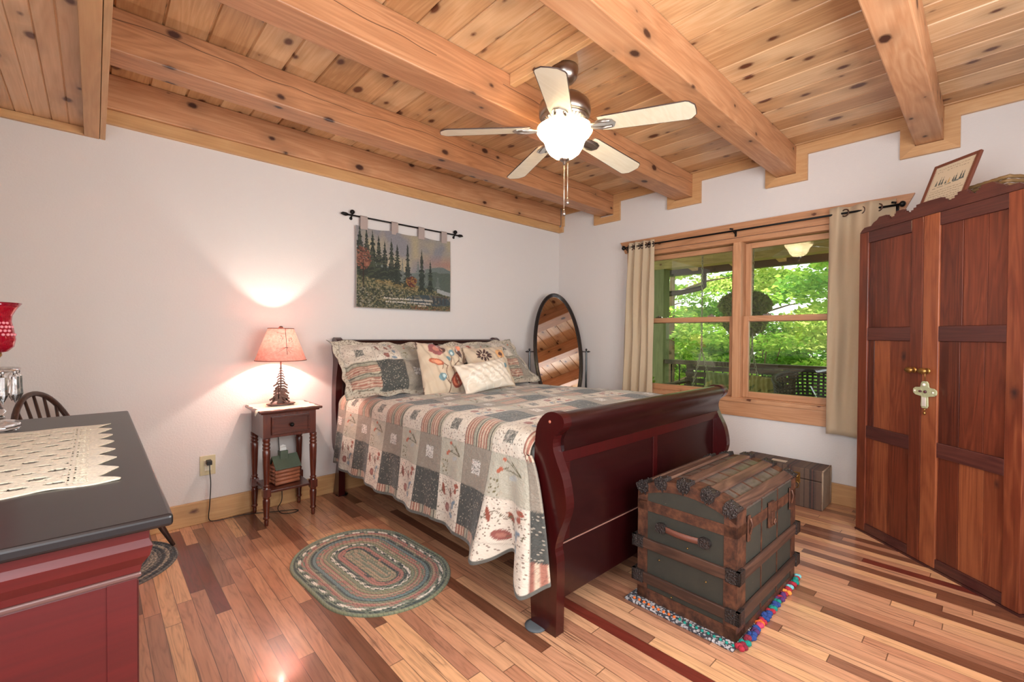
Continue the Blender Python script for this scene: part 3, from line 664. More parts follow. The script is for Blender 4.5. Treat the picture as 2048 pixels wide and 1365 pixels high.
def table_lamp():
    cx, cy, zb = -3.032, -.20, .7365
    T = thing('table_lamp', 'bedside lamp with red mica shade and cut metal pine tree base', 'lamp', (cx, cy, zb))
    mb = MB(); pts = [(.095 * math.cos(q) * (1 if abs(math.cos(q)) > .0 else 1), .048 * math.sin(q)) for q in np.linspace(0, 2 * PI, 33)[:-1]]
    pts = [(math.copysign(min(abs(x), .085), x), y) for x, y in pts]
    mb.prism(pts, .006, .013, 'z'); 
    for x in (-.06, .06): mb.box(x - .01, x + .01, -.03, .03, 0, .006)
    mb.build('base', M['bronze'], T, .001)
    rnd = random.Random(2)
    def tree(x0, z0, h, hw, y, th=.0035, n=11):
        mb = MB(); mb.prism([(x0 - .004, z0), (x0 + .004, z0), (x0 + .001, z0 + h), (x0 - .001, z0 + h)], y - th / 2, y + th / 2, 'y')
        mb.prism([(x0 - .012, z0), (x0 + .012, z0), (x0 + .003, z0 + .03), (x0 - .003, z0 + .03)], y - th / 2 - .0005, y + th / 2 + .0005, 'y')
        for i in range(n):
            f = i / (n - 1); z = z0 + h * (.16 + .82 * f); L = hw * (1 - f) ** .8 * (.75 + .35 * rnd.random()) + .004
            t = .0095 * (1 - .6 * f)
            for sg in (-1, 1):
                l = L * (.8 + .3 * rnd.random()); j = .0004 * (i + 1) * sg
                mb.prism([(x0, z + t), (x0 + sg * l * .5, z + t * .9), (x0 + sg * l, z - t * 1.3), (x0 + sg * l * .92, z - t * 2.4), (x0 + sg * l * .45, z - t * .6), (x0, z - t * .5)][::sg], y - th / 2, y + th / 2, 'y')
        return mb
    a = tree(0, .0135, .255, .058, 0, n=13); a.build('tree_cutout', M['bronze'], T)
    a = tree(-.018, .0135, .13, .042, -.012, n=9); a.build('tree_cutout', M['bronze'], T)
    a = tree(.016, .0135, .10, .036, .012, n=8); a.build('tree_cutout', M['bronze'], T)
    mb = MB(); mb.tube([(0, 0.004, .02), (0, 0.004, .31), (0, .004, .36)], .0045); mb.tube([(0, .004, .335), (0, .004, .375)], .014, 12); mb.build('stem', M['bronze'], T)
    z0, z1 = 1.036 - zb, 1.248 - zb
    mb = MB(); n = 64; ring = []
    P = [[(r * math.cos(2 * PI * k / n), r * math.sin(2 * PI * k / n), z) for r, z in ((.155, z0), (.129, z0 + (z1 - z0) / 3), (.103, z0 + 2 * (z1 - z0) / 3), (.0775, z1))] for k in range(n)]
    mb.grid(P, closed_u=True); s = mb.build('lamp_shade', M['shade'], T)
    mb = MB()
    rimm = plain('shade_rim_brown', (112, 66, 54), .7)
    for r, z in ((.1555, z0), (.078, z1)): rm_ = MB(); rm_.tube([(r * math.cos(2 * PI * k / n), r * math.sin(2 * PI * k / n), z) for k in range(n)], .0024, 6, closed=True); rm_.build('shade_rim', rimm, s)
    for k in range(3): q = k * 2 * PI / 3 + .5; mb.tube([(0, 0, z1 - .012), (.0775 * math.cos(q), .0775 * math.sin(q), z1)], .0014, 5)
    mb.build('shade_spider', M['bronze'], s)
    # pine cone and needle drawing on the shade, facing the room
    mb = MB(); q0 = math.atan2(-3.24, -.91) + .28
    def SP(u, v):  # u along arc (m), v height fraction
        z = z0 + (z1 - z0) * v; r = .155 + (.0775 - .155) * v + .0008; q = q0 + u / r; return Vector((r * math.cos(q), r * math.sin(q), z))
    def stroke(u0, v0, u1, v1, wd): mb.tube([SP(u0 + (u1 - u0) * t / 5, v0 + (v1 - v0) * t / 5) for t in range(6)], wd, 4)
    stroke(.004, 1, -.003, .2, .0016); stroke(-.05, .88, 0, .82, .0008)
    for du, dv in ((-.05, -.14), (-.046, -.08), (-.06, -.04), (.04, -.14), (.05, -.02), (.035, -.05), (.02, -.18), (-.03, -.02)): stroke(-.002, .42, -.002 + du, .42 + dv, .0008)
    for cu in (-.03, .028):
        for k in range(16):
            a = rnd.random() * 6.28; r = rnd.random() ** .5; u = cu + .017 * r * math.cos(a); v = .66 + .12 * r * math.sin(a); stroke(u - .002, v, u + .002, v + .012, .0011)
    mb.build('shade_drawing', plain('drawing_ink', (48, 30, 26), .8), s)
    mb = MB(); mb.lathe([(.003, 0), (.004, .005), (.015, .008), (.014, .018), (.008, .025), (1e-4, .027)], (0, 0, z1 - .01)); mb.build('finial', M['bronze'], T)
    L = lamp('bedside_bulb', 'POINT', (0, 0, 1.150 - zb), 6.6, (1, .89, .78), shadow_soft_size=.010); L.parent = T
table_lamp()
def cabin():
    T = thing('log_cabin_figurine', 'small log cabin ornament with green roof on the nightstand shelf', 'figurine', (-3.012, -.205, .2165), .12)
    lg = plain('painted_log', (150, 92, 66), .5, var=.3, bump=.2, bscale=80)
    mb = MB(); 
    for i in range(5):
        z = .013 + i * .0245; r = .0125
        for sy in (-.045, .045): mb.tube([(-.078, sy, z), (.078, sy, z)], r, 10)
        for sx in (-.066, .066): mb.tube([(sx, -.055, z), (sx, .055, z)], r * .9, 10)
    mb.prism([(-.046, .118), (.046, .118), (0, .178)], -.066, .066, 'x'); mb.build('log_wall', lg, T)
    gr = plain('painted_green_roof', (74, 86, 72), .6, var=.3)
    mb = MB(); t = .006
    for sg in (-1, 1): mb.prism([(0, .186), (sg * .066, .112), (sg * .066, .104), (0, .176)][::sg], -.082, .082, 'x')
    mb.build('roof', gr, T, .001)
    mb = MB(); mb.box(-.035, .015, -.022, .022, .155, .215); mb.build('chimney', gr, T, .002)
    mb = MB(); mb.box(-.03, .01, -.004, .004, .215, .235); mb.lathe([(.02, 0), (.018, .012), (1e-4, .02)], (-.01, 0, .235), 14, sy=.25); mb.build('chimney_cap', plain('frosted_card', (222, 220, 216), .6), T)
cabin()
O = thing('wall_outlet', 'almond wall outlet with a dark plug in it, left of the nightstand', 'outlet', (-3.413, -.0005, .30))
MB().box(-.0425, .0425, -.006, 0, 0, .125).build('cover_plate', M['outlet'], O, .002)
MB().box(-.019, .019, -.009, -.0062, .028, .098).build('receptacle', plain('outlet_insert', (222, 214, 190), .4), O, .002)
mb = MB(); pts = [(-3.41, -.05, .385), (-3.41, -.058, .33), (-3.405, -.055, .25), (-3.41, -.05, .12), (-3.415, -.05, .03), (-3.38, -.045, .006), (-3.3, -.05, .005), (-3.2, -.06, .005), (-3.1, -.11, .005), (-3.0, -.16, .005), (-2.94, -.19, .005), (-2.93, -.22, .005), (-2.98, -.235, .005), (-3.03, -.2, .008), (-3.03, -.12, .02), (-2.99, -.07, .06), (-2.985, -.03, .2), (-3.0, -.022, .5), (-3.005, -.02, .70)]
def spline(pts, n=8):
    pts = [Vector(p) for p in pts]; q = [pts[0]] + pts + [pts[-1]]; out = []
    for i in range(1, len(q) - 2):
        for j in range(n):
            t = j / n; a, b, c, d = q[i - 1], q[i], q[i + 1], q[i + 2]
            out.append(.5 * (2 * b + (c - a) * t + (2 * a - 5 * b + 4 * c - d) * t * t + (3 * b - a - 3 * c + d) * t ** 3))
    out.append(pts[-1]); return out
C_ = thing('lamp_cord', 'dark lamp cord running from the outlet along the floor behind the nightstand', 'cord', (0, 0, 0))
mb.tube(spline(pts), .0028, 6); mb.build('cord', M['plastic'], C_)
mb = MB(); mb.box(-3.424, -3.396, -.055, -.0095, .372, .40); mb.build('plug', M['plastic'], C_, .003)

# ------------------------------------------------------------------ tapestry
def tapestry():
    W, H = .895, .645; nx, nz = 300, 220
    x = np.linspace(0, 1, nx); z = np.linspace(0, 1, nz); X, Z = np.meshgrid(x, z, indexing='ij')
    p = Paint(X * 1.39, Z, (150, 146, 146)); r = np.random.RandomState(8)
    def nz_(f, s):  # smooth noise
        rr = np.random.RandomState(s); T = rr.rand(64, 64); u = X * f * 1.39; v = Z * f; i = np.floor(u).astype(int); j = np.floor(v).astype(int); a = u - i; b = v - j; a = a * a * (3 - 2 * a); b = b * b * (3 - 2 * b)
        g_ = lambda i, j: T[i % 64, j % 64]
        return g_(i, j) * (1 - a) * (1 - b) + g_(i + 1, j) * a * (1 - b) + g_(i, j + 1) * (1 - a) * b + g_(i + 1, j + 1) * a * b
    p.C[:] = 0; cl = nz_(5, 1) * .6 + nz_(11, 2) * .4
    sky = np.array(lin((142, 140, 146))); warm = np.array(lin((182, 168, 138))); pink = np.array(lin((176, 136, 122)))
    f = np.clip(cl * 1.8 - .55, 0, 1)[..., None]; p.C = sky * (1 - f) + warm * f
    f = (np.clip(1 - abs(Z - .66) * 7, 0, 1) * np.clip((X - .55) * 2.5, 0, 1))[..., None]; p.C = p.C * (1 - f) + pink * f
    # distant misty hills
    ridge = .50 + .05 * np.sin(X * 9) + .06 * nz_(8, 3) + .05 * (X > .7)
    p.mask(Z < ridge, (112, 122, 120)); p.mask(Z < ridge - .09 + .05 * nz_(14, 4), (88, 100, 92))
    # meadow
    md = .40 - .16 * X + .03 * nz_(12, 5); p.mask(Z < md, (88, 90, 68)); t = nz_(60, 6); p.mask((Z < md) & (t > .62), (136, 126, 96)); p.mask((Z < md) & (t < .3), (58, 66, 48))
    gl = .5 * np.clip(1 - abs(Z - md + .03) * 22, 0, 1) * (X > .18) * (X < .62); p.C = p.C * (1 - .5 * gl[..., None]) + np.array(lin((206, 164, 96))) * .5 * gl[..., None]
    # pond
    m = ((X - .78) / .30) ** 2 + ((Z - .14) / .075) ** 2 < 1; p.mask(m, (62, 76, 84)); p.mask(m & (nz_(40, 7) > .6), (112, 108, 96)); 
    # stream
    m = (abs(Z - (.29 - .12 * (X - .84) / .1 * .3)) < .022 + .012 * nz_(30, 8)) & (X > .84); p.mask(m, (168, 172, 172))
    def fir(cx, z0, h, w, c, c2, a=1):
        n = int(h * 60)
        for i in range(n):
            f = i / n; zz = z0 + h * f; ww = w * 1.35 * (1 - f) ** .85 * (.45 + .75 * r.rand())
            mk = (abs(p.X - cx) < ww) & (abs(p.Y - (zz - .35 * abs(p.X - cx))) < .008); p.mask(mk, c if r.rand() > .3 else c2, a)
    for cx, z0, h, w in ((.62, .38, .30, .04), (.95, .36, .2, .03), (1.0, .36, .17, .03), (1.18, .34, .16, .03), (.86, .4, .3, .035)): fir(cx, z0, h, w, (108, 116, 114), (126, 132, 128), .8)
    for cx, z0, h, w in ((.05, .42, .62, .07), (.14, .40, .60, .07), (.22, .40, .60, .06), (.30, .38, .56, .06), (.38, .38, .50, .055), (.47, .38, .54, .05), (.55, .34, .52, .055), (.70, .32, .58, .05), (.92, .28, .56, .05), (1.06, .26, .46, .045)):
        fir(cx, z0, h, w, (44, 54, 48), (66, 74, 60))
    for k in range(170):
        a = r.rand() * 6.28; q = r.rand() ** .5; p.ell(.09 + .10 * q * math.cos(a), .62 + .14 * q * math.sin(a), .014, .01, ((132, 84, 70), (154, 106, 86), (106, 68, 58))[k % 3])
    p.line([(.09, .22), (.095, .6)], .012, (52, 38, 34))
    for k in range(110):
        a = r.rand() * 6.28; q = r.rand() ** .5; p.ell(.76 + .08 * q * math.cos(a), .38 + .07 * q * math.sin(a), .013, .01, ((104, 44, 42), (84, 50, 44), (150, 110, 60))[k % 3])
    for k in range(420): p.ell(r.rand() * .8, r.rand() * .26, .012, .007, ((96, 98, 82), (60, 68, 56), (146, 142, 126), (40, 46, 42))[k % 4])
    for k in range(160): p.ell(.75 + r.rand() * .64, r.rand() * .06, .012, .007, ((140, 96, 70), (120, 112, 80), (90, 70, 54))[k % 3])
    # plain jetty posts
    for q in (1.12, 1.18, 1.24, 1.3): p.line([(q, .10), (q, .20)], .009, (60, 48, 42))
    p.line([(1.1, .2), (1.34, .19)], .012, (86, 70, 58))
    p.C *= .72; b = (X < .006) | (X > .994) | (Z < .008); p.mask(b, (150, 142, 134))
    w_ = nz_(150, 9); p.C *= (.82 + .36 * w_)[..., None]
    sag = -.012 * np.abs(np.sin(X * PI * 3)) * Z
    yy = -.028 + .006 * np.sin(X * 10) - .006 * (1 - Z) 
    P = np.stack([-2.445 + X * W + .004 * np.sin(Z * 3), yy, 1.425 + Z * (H) + sag], -1)
    T = thing('wall_tapestry', 'woven landscape tapestry of fir trees hanging from a black rod above the bed', 'tapestry', (0, 0, 0))
    colgrid('tapestry_cloth', P, p.C, M['fabric'], T, np.stack([X, Z], -1), solid=-.004)
    tm = plain('taupe_tab', (164, 148, 142), .9)
    for q in (.075, .375, .66, .925):
        x0 = -2.445 + q * W; mb = MB(); zz = 2.065
        mb.prism([(-.036, zz - .02), (-.0375, 2.14), (-.028, 2.152), (-.0175, 2.14), (-.0185, zz - .02), (-.021, zz - .02), (-.020, 2.14), (-.028, 2.149), (-.035, 2.14), (-.0335, zz - .02)], x0 - .03, x0 + .03, 'x'); mb.build('hanging_tab', tm, T)
    for i, s in enumerate(('And my people shall dwell in a peaceable habitation,', 'and in sure dwellings, and in quiet resting places.', 'Isaiah 32:18')):
        cu = bpy.data.curves.new('verse', 'FONT'); cu.body = s; cu.size = .026 if i < 2 else .02; cu.align_x = 'CENTER'; cu.extrude = .0004
        to = bpy.data.objects.new('verse_tmp', cu); COL.objects.link(to); dg = bpy.context.evaluated_depsgraph_get(); me = bpy.data.meshes.new_from_object(to.evaluated_get(dg)); bpy.data.objects.remove(to)
        lo = bpy.data.objects.new('verse_lettering', me); COL.objects.link(lo); lo.parent = T; lo.rotation_euler = (PI / 2, 0, 0)
        lo.location = (-2.445 + (.52 if i < 2 else .66) * W, -.0475, (1.505, 1.478, 1.456)[i]); lo.scale = (.86, 1, 1); me.materials.clear(); me.materials.append(plain('verse_thread', (226, 218, 206), .9))
    R = thing('tapestry_rod', 'black iron rod with scroll ends holding the tapestry', 'rod', (0, 0, 0))
    mb = MB(); mb.tube([(-2.50, -.028, 2.14), (-1.46, -.028, 2.14)], .0065, 10); mb.build('rod', M['black'], R)
    for sx, xe in ((-1, -2.50), (1, -1.46)):
        mb = MB(); mb.tube([(xe, -.028, 2.14), (xe + sx * .02, -.028, 2.14), (xe + sx * .045, -.028, 2.143), (xe + sx * .06, -.028, 2.14)], [.007, .014, .011, .003], 10)
        mb.ball((xe - sx * .03, -.03, 2.166), .019, 12, sz=.9); mb.tube([(xe - sx * .03, -.03, 2.15), (xe - sx * .03, -.002, 2.12)], .006)
        mb.tube([(xe - sx * .03 + .009 * math.cos(q), -.002 - .02 * 0, 2.12 + .009 * math.sin(q)) for q in np.linspace(0, 6.2, 12)], .004, 6)
        mb.build('rod_finial', M['black'], R)
tapestry()

# ------------------------------------------------------------------ cheval mirror in the corner
def mirror():
    fd = math.atan2(-.80, -.585)   # faces the room
    T = thing('cheval_mirror', 'oval black framed standing mirror in the corner beyond the bed', 'mirror', (-.43, -.375, 0), fd + PI / 2)
    # local: x across, -y towards the viewer (front)
    pv = 1.045; tilt = .345; a, b = .232, .635
    F = bpy.data.objects.new('mirror_frame_pivot', None)
    R = Matrix.Translation((0, 0, pv)) @ Matrix.Rotation(-tilt, 4, 'X')
    mb = MB(); mb.M = R; n = 72
    for off, rr, yy in ((0, .013, 0), (.012, .008, -.006), (.022, .006, -.002)):
        mb.tube([((a + off) * math.sin(2 * PI * k / n), yy, (b + off) * math.cos(2 * PI * k / n)) for k in range(n)], rr, 8, closed=True)
    mb.build('mirror_frame', M['black_gloss'], T)
    mb = MB(); mb.M = R; mb.prism([((a - .004) * math.sin(2 * PI * k / n), (b - .004) * math.cos(2 * PI * k / n)) for k in range(n)], .002, .008, 'y'); mb.build('mirror_glass', M['mirror'], T)
    for s in (-1, 1):
        x = s * (a + .068); mb = MB()
        mb.tube([(x, 0, .04), (x, 0, .5), (x, 0, pv), (x, 0, pv + .02)], [.016, .012, .009, .006], 12); mb.ball((x, 0, pv + .022), .011)
        mb.build('post', M['black_gloss'], T)
        mb = MB(); mb.tube([(s * (a + .01), 0, pv), (s * (a + .105), 0, pv)], .006, 8); mb.tube([(s * (a + .085), 0, pv), (s * (a + .11), 0, pv)], [.011, .004], 8); mb.build('pivot_knob', M['black_gloss'], T)
        mb = MB(); mb.tube([(x, -.20, .012), (x, -.12, .04), (x, 0, .07), (x, .12, .04), (x, .20, .012)], .013, 8); mb.build('foot', M['black_gloss'], T)
    mb = MB(); mb.tube([(-a - .068, 0, .12), (a + .068, 0, .12)], .011, 8); mb.build('stretcher', M['black_gloss'], T)
mirror()

# ------------------------------------------------------------------ curtains and rod
g = G('tan_cotton_curtain'); P = g.obj(); n1 = g.noise(g.vmath('MULTIPLY', P, (1, 400, 400)), 1, 2)
colr = g.mix(n1, rgba((186, 163, 134)), rgba((207, 185, 156))); tr = g.n('ShaderNodeBsdfTranslucent', {'Color': colr}); g.p(Base_Color=colr, Roughness=.85, Sheen_Weight=.2)
mx = g.n('ShaderNodeMixShader', {0: .08, 1: g.b.outputs[0], 2: tr.outputs[0]}); g.L.new(mx.outputs[0], g.out.inputs[0]); M['curtain'] = g.m
def curtain(y0, y1, yb0, yb1, z0, z1, nf, amp, label, seed, amps=None):
    T = thing('curtain', label, 'curtain', (0, 0, 0)); n = 160; m = 40; r = random.Random(seed); ph = r.random() * 6; P = []
    for i in range(n + 1):
        u = i / n; row = []
        for j in range(m + 1):
            v = j / m; z = z1 + (z0 - z1) * v; y = (y0 + (y1 - y0) * u) * (1 - v) + (yb0 + (yb1 - yb0) * u) * v
            th = u * nf * 2 * PI + ph + .5 * math.sin(v * 2.2 + u * 5) ; A = amp * (1 - .15 * v) * (.75 + .35 * math.sin(u * 17 + ph))
            x = -.085 + A * math.sin(th) + .006 * math.sin(v * 9 + u * 23); y += .25 * A * math.cos(th * 1.0)
            z += .006 * math.sin(u * 9) * v
            row.append((x, y, z))
        P.append(row)
    mb = MB(); mb.grid(P); mb.build('curtain_panel', M['curtain'], T, solid=.003)
    mb = MB(); k = 0
    for i in range(int(nf * 2)):
        th = i * PI + PI; u = (th - ph - .5 * math.sin(i * 1.1)) / (nf * 2 * PI)
        # grommets sit where the cloth crosses the rod
        u = (th - ph) / (nf * 2 * PI)
        if not .03 < u < .97: continue
        y = y0 + (y1 - y0) * u; sg = 1 if i % 2 else -1
        gm = MB(); gm.tube([(-.085 + .012 * math.cos(q), y + .022 * math.cos(q), z1 - .045 + .024 * math.sin(q)) for q in np.linspace(0, 2 * PI, 17)[:-1]], .0045, 6, closed=True); gm.build('grommet', M['bronze'], T)
curtain(-.965, -1.26, -.905, -1.245, .645, 2.125, 4, .026, 'tan curtain drawn to the left side of the window', 3)
curtain(-2.625, -2.99, -2.625, -2.95, .515, 2.13, 2.0, .034, 'tan curtain at the right side of the window, beside the armoire', 12)
R = thing('curtain_rod', 'thin black curtain rod across the top of the window', 'rod', (0, 0, 0))
mb = MB(); mb.tube([(-.085, -.93, 2.085), (-.085, -2.0, 2.083), (-.085, -3.02, 2.083)], .0075, 10); mb.build('rod', M['black'], R)
for y in (-.925, -3.03): mb = MB(); mb.ball((-.085, y, 2.084), .018, 12, sz=1.1); mb.build('rod_finial', M['black'], R)
for y in (-1.97, -.94, -3.0):
    mb = MB(); mb.tube([(-.085, y, 2.083), (-.05, y, 2.07), (-.026, y, 2.07)], .005, 6); mb.box(-.027, -.0245, y - .008, y + .008, 2.045, 2.10); mb.tube([(-.085, y, 2.098), (-.085, y + .025, 2.105)], .007, 6); mb.build('rod_bracket', M['black'], R)

# ------------------------------------------------------------------ ceiling fan
g = G('frosted_bowl_glass'); P = g.obj(); em = g.n('ShaderNodeEmission', {'Color': rgba((255, 226, 184)), 'Strength': .22}); df = g.n('ShaderNodeBsdfTranslucent', {'Color': rgba((168, 150, 118))})
gs = g.n('ShaderNodeBsdfGlossy', {'Roughness': .2}); mx = g.n('ShaderNodeMixShader', {0: .06, 1: df.outputs[0], 2: gs.outputs[0]}); ad = g.n('ShaderNodeAddShader', {0: mx.outputs[0], 1: em.outputs[0]})
g.L.new(ad.outputs[0], g.out.inputs[0]); M['bowl'] = g.m
FAN = (-2.07, -1.84)
def fan():
    T = thing('ceiling_fan', 'five blade ceiling fan with lit glass bowl and two pull chains', 'ceiling fan', (FAN[0], FAN[1], 2.15))
    Z = lambda z: z - 2.15
    MB().lathe([(.07, Z(2.665)), (.072, Z(2.645)), (.066, Z(2.61)), (.045, Z(2.585)), (.018, Z(2.575)), (1e-4, Z(2.574))], n=32).build('canopy', M['nickel'], T)
    MB().tube([(0, 0, Z(2.50)), (0, 0, Z(2.60))], .013, 16).build('downrod', M['nickel'], T)
    MB().lathe([(1e-4, Z(2.525)), (.03, Z(2.522)), (.06, Z(2.512)), (.105, Z(2.495)), (.135, Z(2.465)), (.14, Z(2.43)), (.139, Z(2.405)), (.128, Z(2.39)), (.09, Z(2.385)), (1e-4, Z(2.38))], n=40).build('motor_housing', M['nickel'], T)
    mb = MB(); mb.lathe([(.128, Z(2.392)), (.130, Z(2.386)), (.118, Z(2.372)), (.085, Z(2.352)), (.075, Z(2.352)), (.07, Z(2.36))], n=40)
    for k in range(36):
        q = k * PI / 18; mb.tube([(.078 * math.cos(q), .078 * math.sin(q), Z(2.350)), (.122 * math.cos(q), .122 * math.sin(q), Z(2.373))], .0032, 5)
    mb.build('vent_ring', M['nickel'], T)
    MB().lathe([(.06, Z(2.36)), (.062, Z(2.34)), (.05, Z(2.335)), (.055, Z(2.325)), (.058, Z(2.312)), (.04, Z(2.305)), (1e-4, Z(2.305))], n=32).build('light_kit', M['nickel'], T)
    for k in range(5):
        R = Matrix.Rotation(math.radians(72 * k - 1), 4, 'Z') @ Matrix.Translation((0, 0, Z(2.335))) @ Matrix.Rotation(.085, 4, 'Y') @ Matrix.Rotation(math.radians(-11), 4, 'X')
        mb = MB(); mb.M = R
        out = [(.20, -.052), (.23, -.058), (.63, -.068), (.645, -.062), (.668, -.034), (.670, 0), (.668, .034), (.645, .062), (.63, .068), (.23, .058), (.20, .052)]
        mb.prism(out, -.002, .003, 'z'); b = mb.build('fan_blade', M['blade'], T)
        mb = MB(); mb.M = R; mb.tube([(x, y, .0005) for x, y in out], .0031, 6, closed=True); mb.build('blade_edge_band', M['blade_edge'], b)
        mb = MB(); mb.M = R
        mb.prism([(.07, -.016), (.13, -.012), (.17, -.02), (.20, -.036), (.24, -.040), (.27, -.03), (.285, 0), (.27, .03), (.24, .040), (.20, .036), (.17, .02), (.13, .012), (.07, .016)], -.008, -.003, 'z')
        mb.tube([(.06, -.006, .015), (.10, -.01, .006), (.15, -.016, -.008), (.21, -.028, -.010), (.26, -.022, -.008)], .006, 8); mb.tube([(.06, .006, .015), (.10, .01, .006), (.15, .016, -.008), (.21, .028, -.010), (.26, .022, -.008)], .006, 8)
        mb.build('blade_bracket', M['nickel'], b)
    prof = [(.148, Z(2.335)), (.152, Z(2.33)), (.150, Z(2.318)), (.138, Z(2.300)), (.118, Z(2.282)), (.108, Z(2.262)), (.100, Z(2.235)), (.082, Z(2.205)), (.055, Z(2.184)), (.02, Z(2.174)), (1e-4, Z(2.173))]
    MB().lathe(prof, n=48).build('glass_bowl', M['bowl'], T)
    MB().lathe([(.026, Z(2.175)), (.028, Z(2.168)), (.018, Z(2.160)), (.008, Z(2.155)), (.008, Z(2.143)), (1e-4, Z(2.14))], n=24).build('finial', M['nickel'], T)
    ch = plain('pull_chain_metal', (226, 214, 196), .35, .8)
    for (x, y, z) in ((.004, .004, 1.895), (.014, -.012, 1.955)):
        mb = MB(); mb.tube([(x, y, Z(2.15)), (x, y, Z(z))], .0022, 6)
        c = mb.build('pull_chain', ch, T)
        MB().lathe([(.002, .01), (.006, 0), (.011, -.018), (.009, -.028), (1e-4, -.032)], (x, y, Z(z)), 16).build('chain_pull', M['nickel'], c)
    for i in range(3):
        q = i * 2 * PI / 3; L = lamp('fan_bulb', 'POINT', (.06 * math.cos(q), .06 * math.sin(q), Z(2.285)), 17, (1, .965, .91), shadow_soft_size=.03); L.parent = T
fan()

# ------------------------------------------------------------------ steamer trunk, mat, suitcase
g = G('trunk_canvas'); P = g.obj(); n1 = g.noise(P, 14, 5, .6); n2 = g.noise(g.vmath('MULTIPLY', P, (300, 300, 300)), 1, 2)
c = g.mix(n1, rgba((40, 38, 32)), rgba((56, 52, 42))); c = g.mix(g.math('GREATER_THAN', g.noise(P, 42, 4, .7), .72), c, rgba((132, 116, 96))); g.p(Base_Color=c, Roughness=.75); g.bump(n2, .3, .001); M['tcanvas'] = g.m
g = G('rusted_tin'); P = g.obj(); n1 = g.noise(P, 30, 6, .7); c = g.ramp(n1, [(.3, rgba((52, 38, 33))), (.5, rgba((92, 58, 44))), (.68, rgba((120, 78, 56))), (.8, rgba((66, 58, 54)))]); g.p(Base_Color=c, Roughness=.5, Metallic=.35); g.bump(n1, .3, .003); M['ttin'] = g.m
g = G('worn_metal_top'); P = g.obj(); n1 = g.noise(P, 12, 6, .7); c = g.ramp(n1, [(.3, rgba((84, 76, 72))), (.5, rgba((128, 116, 108))), (.62, rgba((106, 90, 80))), (.75, rgba((176, 164, 156)))]); g.p(Base_Color=c, Roughness=.34, Metallic=.6); g.bump(n1, .2, .003); M['ttop'] = g.m
M['tslat'] = wood('trunk_slat_wood', (56, 38, 32), (90, 62, 50), (124, 92, 76), 'x', .5, .1, tv=.5, bump=.2); M['tslat_y'] = wood('trunk_slat_wood_y', (56, 36, 28), (88, 58, 44), (118, 82, 62), 'y', .5, .1, tv=.5, bump=.2)
M['tcast'] = plain('cast_iron_fitting', (58, 50, 48), .45, .6, bump=.8, bscale=140, var=.3)
M['leather'] = plain('worn_leather', (104, 62, 50), .5, bump=.2, var=.25)
